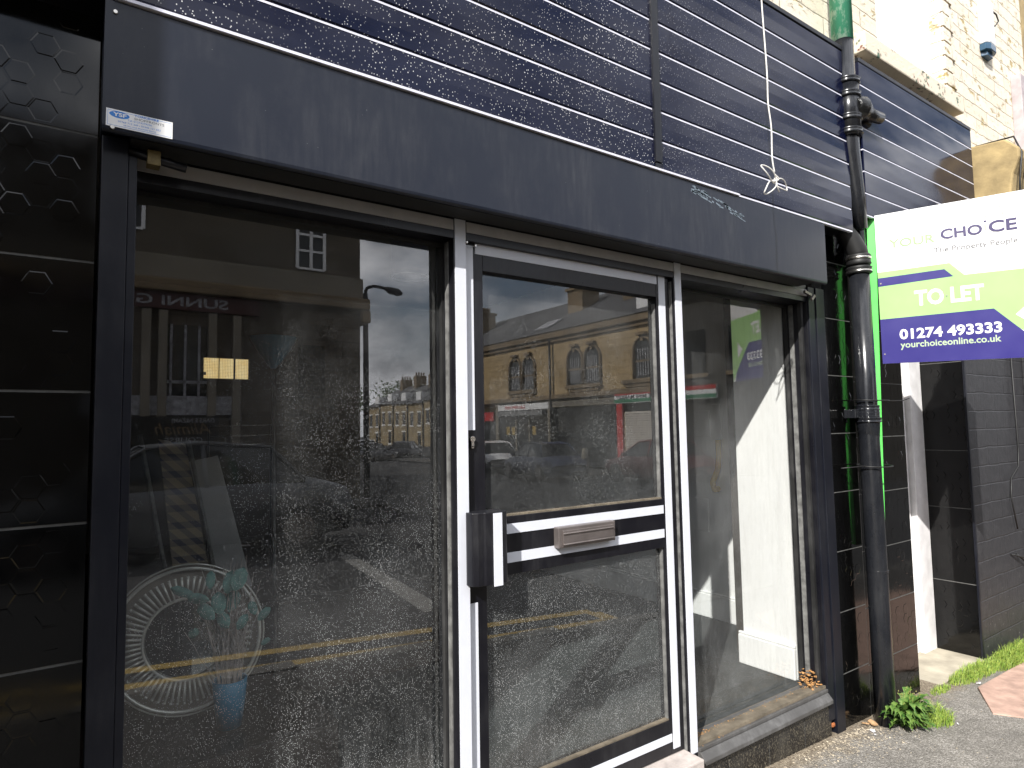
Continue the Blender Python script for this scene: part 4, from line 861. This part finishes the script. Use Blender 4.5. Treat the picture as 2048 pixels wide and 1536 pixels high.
# shop fronts in the row
b = MB()
for (y0, y1) in ((28.2, 23.6), (23.3, 18.9), (18.3, 16), (33, 28.6)): b.box(GX+.05, GX+.33, yy(y0), yy(y1), GR+.1, 1.0)
b.build('shop_glass', M['window_dark'], row)
b = MB()
for Y in (28.35, 23.55, 33.2): b.box(GX-.08, GX+.3, yy(Y+.14), yy(Y-.14), GR, 1.4)
for Y in (26.6, 25.4): b.box(GX, GX+.06, yy(Y+.06), yy(Y-.06), GR, .7)
b.build('pilaster', M['pale_stone'], row)
o = MB().box(GX-.1, GX, yy(28.2), yy(23.6), .98, 1.30).build('shop_sign', M['sign_white'], row, label='white launderette sign with red script')
text('lettering', 'Launderette', .24, (GX-.102, yy(25.6), 1.06), (0, -1, 0), (0, 0, 1), M['red'], o, .01, .002, shear=.35, width=1.9)
MB().box(GX-.3, GX, yy(28.0), yy(23.9), .68, .92).build('shutter_housing', flat('grey_box', (.2, .2, .2), .5), row)
for Y, mt in ((26.9, 'yellow'), (27.4, 'yellow'), (25.0, 'yellow')): MB().box(GX+.03, GX+.045, yy(Y+.16), yy(Y-.16), -.35, .1).build('window_poster', M[mt], row)
o = MB().box(GX-.1, GX, yy(23.4), yy(18.85), 1.02, 1.30).build('shop_sign', M['pale_stone'], row, label='long pale sign with small lettering')
text('lettering', 'HOT FOOD   FISH & CHIPS   KEBABS   PIZZA', .15, (GX-.102, yy(18.95), 1.1), (0, -1, 0), (0, 0, 1), M['grey_ink'], o, 0, .002, width=4.2)
o = MB().box(GX-.14, GX, yy(18.8), yy(13.2), 1.02, 1.53).build('shop_sign', M['sign_white'], row, label='red, white and green mini market sign')
MB().box(GX-.145, GX-.141, yy(18.8), yy(13.2), 1.37, 1.53).build('red_band', M['red'], o); MB().box(GX-.145, GX-.141, yy(18.8), yy(13.2), 1.04, 1.19).build('green_band', M['green'], o)
text('lettering', 'THORBANE MINI MARKET', .17, (GX-.146, yy(15.2), 1.2), (0, -1, 0), (0, 0, 1), M['grey_ink'], o, .02, .002, width=3.5)
MB().box(GX-.12, GX, yy(18.7), yy(18.35), GR, 1.0).build('red_post', M['red'], row)
b = MB()
for k in range(26): b.prism([(GX-.06, yy(18.25), GR+k*.1), (GX-.03, yy(18.25), GR+k*.1+.09), (GX-.0, yy(18.25), GR+k*.1)], (0, 2.6, 0))
b.build('roller_shutter', flat('pale_shutter', (.42, .38, .33), .6, var=.1), row)
o = MB().box(GX-.1, GX, yy(32.6), yy(28.7), .45, .95).build('shop_sign', M['red'], row, label='red shop sign with white lettering')
text('lettering', 'Vanity', .3, (GX-.102, yy(30.2), .55), (0, -1, 0), (0, 0, 1), M['sign_white'], o, .02, .002, width=1.3)
en = empty('end_building', (24, -12, -1.9), 'dark stone building at the near end of the shop row', 'building')
b = MB(); b.box(GX+.05, GX+9, yy(15.85), yy(6), GR-.3, 5.0); b.build('wall', flat('dark_stone', (.045, .042, .038), .9, var=.3, vs=1), en)  # near-black stone, much darker than the sandstone row
b = MB(); b.prism([(GX-.2, yy(15.85), 5.0), (GX+4.6, yy(15.85), 7.6), (GX+9.3, yy(15.85), 5.0)], (0, 9.8, 0)); b.build('roof', M['slate'], en)
for Yc in (14.2, 12.2, 9.5):
    o = MB().box(GX-.0, GX+.04, yy(Yc+.45), yy(Yc-.45), 2.0, 3.7).build('window', M['window_dark'], en); MB().box(GX-.06, GX, yy(Yc+.6), yy(Yc-.6), 1.85, 2.0).build('window_ledge', M['brown_stone'], o)
# corner building facing us
cb = empty('corner_building', (-2, -20, -1.9), 'tall dark stone corner building with shop signboard facing the street', 'building')
CY = -14.9
b = MB(); b.box(-16, 6.6, CY-14, CY, GR-.2, 6.5); b.build('wall', M['dark_ashlar'], cb)
b = MB(); b.box(-16, 6.66, CY, CY+.07, 3.66, 4.25); b.build('string_course', M['pale_stone'], cb)
b = MB(); b.box(-16, 6.80, CY-.3, CY+.28, 3.35, 3.66); b.box(-16, 6.85, CY-14, CY+.35, 6.5, 6.7); b.box(6.6, 6.85, CY-1.0, CY+.2, 3.0, 3.36); b.build('cornice', M['brown_stone'], cb, bevel=.04)
o = MB().box(-16, 3.9, CY, CY+.12, 2.95, 3.34).build('signboard', flat('maroon_board', (.05, .012, .010), .5), cb)
text('lettering', 'SUNNI GOLD', .23, (3.15, CY+.121, 3.04), (-1, 0, 0), (0, 0, 1), M['curtain'], o, .02, .004, width=3.0)
for (x, z0, z1, w_) in ((4.85, 4.35, 5.5, .72), (.4, 4.8, 6.6, .9), (-2.4, 4.8, 6.6, .9)):
    o = MB().box(x, x+w_, CY, CY+.02, z0, z1).build('window', M['window_dark'], cb); f = MB()
    for a in (0, .5, 1): f.box(x+w_*a-.04, x+w_*a+.04, CY+.02, CY+.06, z0, z1)
    for a in (0, .42, .8, 1): f.box(x, x+w_, CY+.021, CY+.05, z0+(z1-z0)*a-.03, z0+(z1-z0)*a+.03)
    f.build('frame', M['white_pvc'], o)
MB().box(4.9, 5.6, CY, CY+.02, .9, 2.3).build('window', M['window_dark'], cb)
f = MB()
for x in (1.40, 1.74, 2.8, 3.35): f.box(x-.09, x+.09, CY, CY+.22, -1.2, 2.9)
f.build('column', M['pale_stone'], cb)
MB().box(1.85, 2.7, CY, CY+.05, .55, 2.6).build('shop_window', M['window_dark'], cb); f = MB()
for x in (1.9, 2.2, 2.5): f.box(x, x+.05, CY+.05, CY+.08, .5, 2.6)
f.box(1.85, 2.7, CY+.05, CY+.08, 1.2, 1.27); f.box(.2, 3.4, CY+.05, CY+.12, .45, .9); f.build('shop_window_frame', M['curtain'], cb)
o = MB().box(.9, 2.95, CY+.23, CY+.26, -.35, .42).build('poster', flat('black_poster', (.01, .01, .01), .4), cb)
text('lettering', 'DARS E NIZAMI', .10, (2.85, CY+.262, .27), (-1, 0, 0), (0, 0, 1), M['curtain'], o, .01, .002, width=.9)
text('lettering', 'Alimiah', .28, (2.8, CY+.262, 0), (-1, 0, 0), (0, 0, 1), M['brown_stone'], o, .0, .002, shear=.3, width=1.2)
text('lettering', 'COURSE', .13, (2.6, CY+.262, -.2), (-1, 0, 0), (0, 0, 1), M['curtain'], o, .01, .002, width=.8)
# far terrace
def terrace(idx, x, y, w_, rot, label, drop):
    t = empty('terrace_house', (x, y, GR-.5), label, 'house', 'terrace at the end of the side street')
    t.rotation_euler = (0, 0, rot); bpy.context.view_layer.update()
    def bb(mb, name, mat, par=t): o = mb.build(name, M[mat], None); o.parent = par; return o
    b = MB(); b.box(0, w_, -9, 0, 0, 6.0+drop); bb(b, 'wall', 'terrace_stone')
    b = MB(); b.prism([(-.05, .3, 6.0+drop), (-.05, -9.3, 6.0+drop), (-.05, -4.5, 8.7+drop)], (w_+.1, 0, 0)); rf = bb(b, 'roof', 'slate')
    b = MB(); b.box(w_-.9, w_-.1, -5.2, -3.6, 7.6+drop, 10.0+drop)
    for k in range(4): b.tube([(w_-.5, -5+.4*k, 10+drop), (w_-.5, -5+.4*k, 10.5+drop)], .12, 7)
    bb(b, 'chimney', 'brown_stone', rf)
    b = MB(); b.box(w_*.35, w_*.35+1.3, -1.6, -.5, 6.4+drop, 7.5+drop); bb(b, 'dormer', 'white_pvc', rf)
    for (xx, z0, hh) in ((w_*.2, 3.2+drop, 1.6), (w_*.68, 3.2+drop, 1.6), (w_*.68, .6+drop, 1.6)):
        b = MB(); b.box(xx, xx+.8, 0, .03, z0, z0+hh); wn_ = bb(b, 'window', 'window_dark'); b = MB(); b.box(xx-.15, xx+.95, .0, .08, z0-.2, z0); b.box(xx-.15, xx+.95, 0, .08, z0+hh, z0+hh+.18); bb(b, 'sill', 'white_pvc', wn_)
    b = MB(); b.tube([(.1, .1, 6+drop), (.1, .1, 0)], .08, 6); bb(b, 'rain_pipe', 'black')
TL_ = ['pale stone terrace house nearest the street lamp pole', 'terrace house with two white dormers and dark garage', 'terrace house right of the garage with tall chimney', 'terrace house with broad chimney at the row end', 'last terrace house half hidden by the door frame']
for i in range(5):
    terrace(i, 36.5, -88+4.5*i, 4.45, math.radians(90), TL_[i], .12*((i*2) % 3)-.1)
# street lamp
lp = empty('street_lamp', (7.45, -16.4, GR), 'tall dark street lamp post with curved arm at the side street corner', 'street lamp')
b = MB(); b.tube([(7.40, -16.4, GR), (7.36, -16.4, 4.2)], [.10, .075], 12); b.build('pole', M['guide'], lp)
b = MB(); b.tube(smooth([(7.36, -16.4, 4.2), (7.42, -16.4, 4.38), (7.7, -16.4, 4.47), (8.1, -16.4, 4.42)]), .05, 8); b.build('arm', M['guide'], lp)
b = MB(); b.tube([(8.0, -16.4, 4.44), (8.15, -16.4, 4.40), (8.45, -16.4, 4.36), (8.58, -16.4, 4.33)], [.05, .11, .12, .05], 10); b.build('lamp_head', M['guide'], lp)

# ---- cars
def car(label, col, x, y, z, rot, est=False, scale=1.):
    t = empty('parked_car', (0, 0, 0), label, 'car', 'parked cars')
    pm = flat('car_paint', col, .3, .15); L = 4.3
    # side outline stations: x, bottom, belt height, half width
    stn = [(-2.15, .38, .62, .70), (-2.05, .22, .80, .80), (-1.6, .2, .92, .86), (-.9, .2, .94, .88), (0, .2, .93, .89), (.8, .2, .91, .88), (1.3, .2, .84, .86), (1.9, .22, .72, .80), (2.15, .36, .55, .68)]
    b = MB(); vs = []
    for (sx_, z0, z1, hw) in stn:
        sec = [(hw*.9, z0), (hw, z0+.18), (hw, (z0+z1)/2), (hw*.97, z1-.06), (hw*.86, z1), (0, z1+.03)]
        vs += [(sx_, q[0], q[1]) for q in sec]+[(sx_, -q[0], q[1]) for q in reversed(sec[:-1])]
    n_ = 11; fs = []
    for i in range(len(stn)-1):
        for k in range(n_-1): fs.append((i*n_+k, i*n_+k+1, (i+1)*n_+k+1, (i+1)*n_+k))
        fs.append((i*n_+n_-1, i*n_, (i+1)*n_, (i+1)*n_+n_-1))
    fs.append(list(range(n_))); fs.append([(len(stn)-1)*n_+k for k in range(n_)][::-1]); b.add(vs, fs, True); b.build('body', pm, t)
    g = MB(); top = [(-1.75 if est else -1.45, .92, .8), (-1.45 if est else -1.05, 1.36, .62), (-.3, 1.43, .62), (.35, 1.38, .62), (1.15, .88, .78)]
    vs = []
    for (sx_, zt, hw) in top: vs += [(sx_, hw if zt < 1 else .60, zt), (sx_, -(hw if zt < 1 else .60), zt)]
    vs += [(q[0], s_*.80, .90) for q in top for s_ in (1, -1)]
    fs = [(2*i, 2*i+1, 2*i+3, 2*i+2) for i in range(4)]+[(2*i, 2*i+2, 10+2*i+2, 10+2*i) for i in range(4)]+[(2*i+3, 2*i+1, 10+2*i+1, 10+2*i+3) for i in range(4)]
    g.add(vs, fs); g.build('glasshouse', M['car_glass'], t)
    r = MB()
    for s_ in (1, -1):
        r.tube([(q[0], s_*(.61 if q[1] > 1 else q[2]), q[1]+.005) for q in top], .028, 6)
        r.tube([(-.25, s_*.60, 1.42), (-.28, s_*.80, .9)], .03, 6)
    r.add([(-1.45 if est else -1.05, .6, 1.375), (-1.45 if est else -1.05, -.6, 1.375), (-.3, -.6, 1.45), (-.3, .6, 1.45), (.35, .6, 1.40), (.35, -.6, 1.40)], [(0,1,2,3), (3,2,5,4)]); r.build('roof', pm, t)
    for sx_ in (-1.35, 1.32):
        for s_ in (-1, 1):
            b = MB(); b.tube([(sx_, s_*.70, .32), (sx_, s_*.90, .32)], .32, 20); wh = b.build('wheel', M['tyre'], t); b = MB(); b.tube([(sx_, s_*.895, .32), (sx_, s_*.91, .32)], .20, 14); b.build('rim', M['dull_steel'], wh)
    b = MB(); b.obox((2.06, .6, .66), (.06, 0, 0), (0, .14, 0), (0, 0, .06)); b.build('headlight', M['white_pvc'], t); b = MB(); b.obox((2.06, -.6, .66), (.06, 0, 0), (0, .14, 0), (0, 0, .06)); b.build('headlight', M['white_pvc'], t)
    for s_ in (-1, 1): b = MB(); b.obox((.75, s_*.95, .98), (.05, 0, 0), (0, .08, 0), (0, 0, .06)); b.build('wing_mirror', pm, t)
    t.location = (x, y, z); t.rotation_euler = (0, 0, rot); t.scale = (scale,)*3
    return t
car('grey saloon car parked opposite in front of the dark corner building', (.09, .095, .105), 1.1, -7.3, -1.55, math.pi, scale=1.0)
car('silver estate car parked outside the launderette', (.85, .85, .86), 16.6, -24.2, -2.02, math.radians(-78), True)
car('dark blue car parked on the side street before the dark shop', (.012, .03, .10), 15.4, -18.2, -2.0, math.radians(-80))
car('dark red car parked by the roller shutter', (.16, .012, .015), 16.2, -12.8, -1.9, math.radians(-84))
car('black car parked in front of the far terrace', (.03, .03, .035), 20.8, -42, -2.25, math.radians(-50))
car('dark grey car parked beyond the street lamp', (.10, .10, .11), 17.0, -39.5, -2.25, math.radians(-30))
car('pale grey car parked at the far left end of the terrace', (.35, .35, .36), 22.5, -54, -2.25, math.radians(-75))
b = MB(); lathe(b, 17.0, -17.5, [(.16, -1.98), (.15, -1.2), (.10, -.85), (0, -.83)], 12); b.build('stone_bollard', M['pale_stone'], None, org=(17.0, -17.5, -1.98), label='pale tapered bollard between the blue and red cars', cat='bollard')
# hill trees behind the terrace
def tree(x, y, z, r_, seed, label):
    rr = random.Random(seed); t = empty('tree', (x, y, z), label, 'tree', 'trees behind the terrace'); b = MB(); b.tube([(x, y, z), (x+.2, y, z+4), (x, y, z+7)], [.35, .25, .1], 8)
    for k in range(5): a_ = rr.uniform(0, 6.28); b.tube([(x, y, z+3.5+k*.5), (x+r_*.6*math.cos(a_), y+r_*.6*math.sin(a_), z+6+k*.4)], [.12, .04], 5)
    b.build('trunk', M['twig'], t); b = MB()
    for k in range(900):
        d_ = Vector((rr.gauss(0, 1), rr.gauss(0, 1), rr.gauss(0, 1))).normalized()*r_*rr.uniform(.55, 1)*(1+.25*math.sin(k*.7)); p = Vector((x, y, z+7))+Vector((d_.x, d_.y, d_.z*.7)); s_ = .35
        q = [Vector((rr.uniform(-s_, s_), rr.uniform(-s_, s_), rr.uniform(-s_, s_))) for _ in range(3)]; b.add([p+q[0], p+q[1], p+q[2]], [(0,1,2)])
    b.build('crown', M['weed'], t)
tree(50, -106, -.5, 4.5, 1, 'dark tree behind the tall terrace chimney'); tree(42, -110, -1.5, 3.6, 2, 'smaller dark tree behind the garage roof')

# ------------------------------------------------------------------ lift everything to the pavement's world height
for o in list(sc.objects):
    if o.parent is None and o.type not in ('CAMERA', 'LIGHT'): o.location.z += EYE
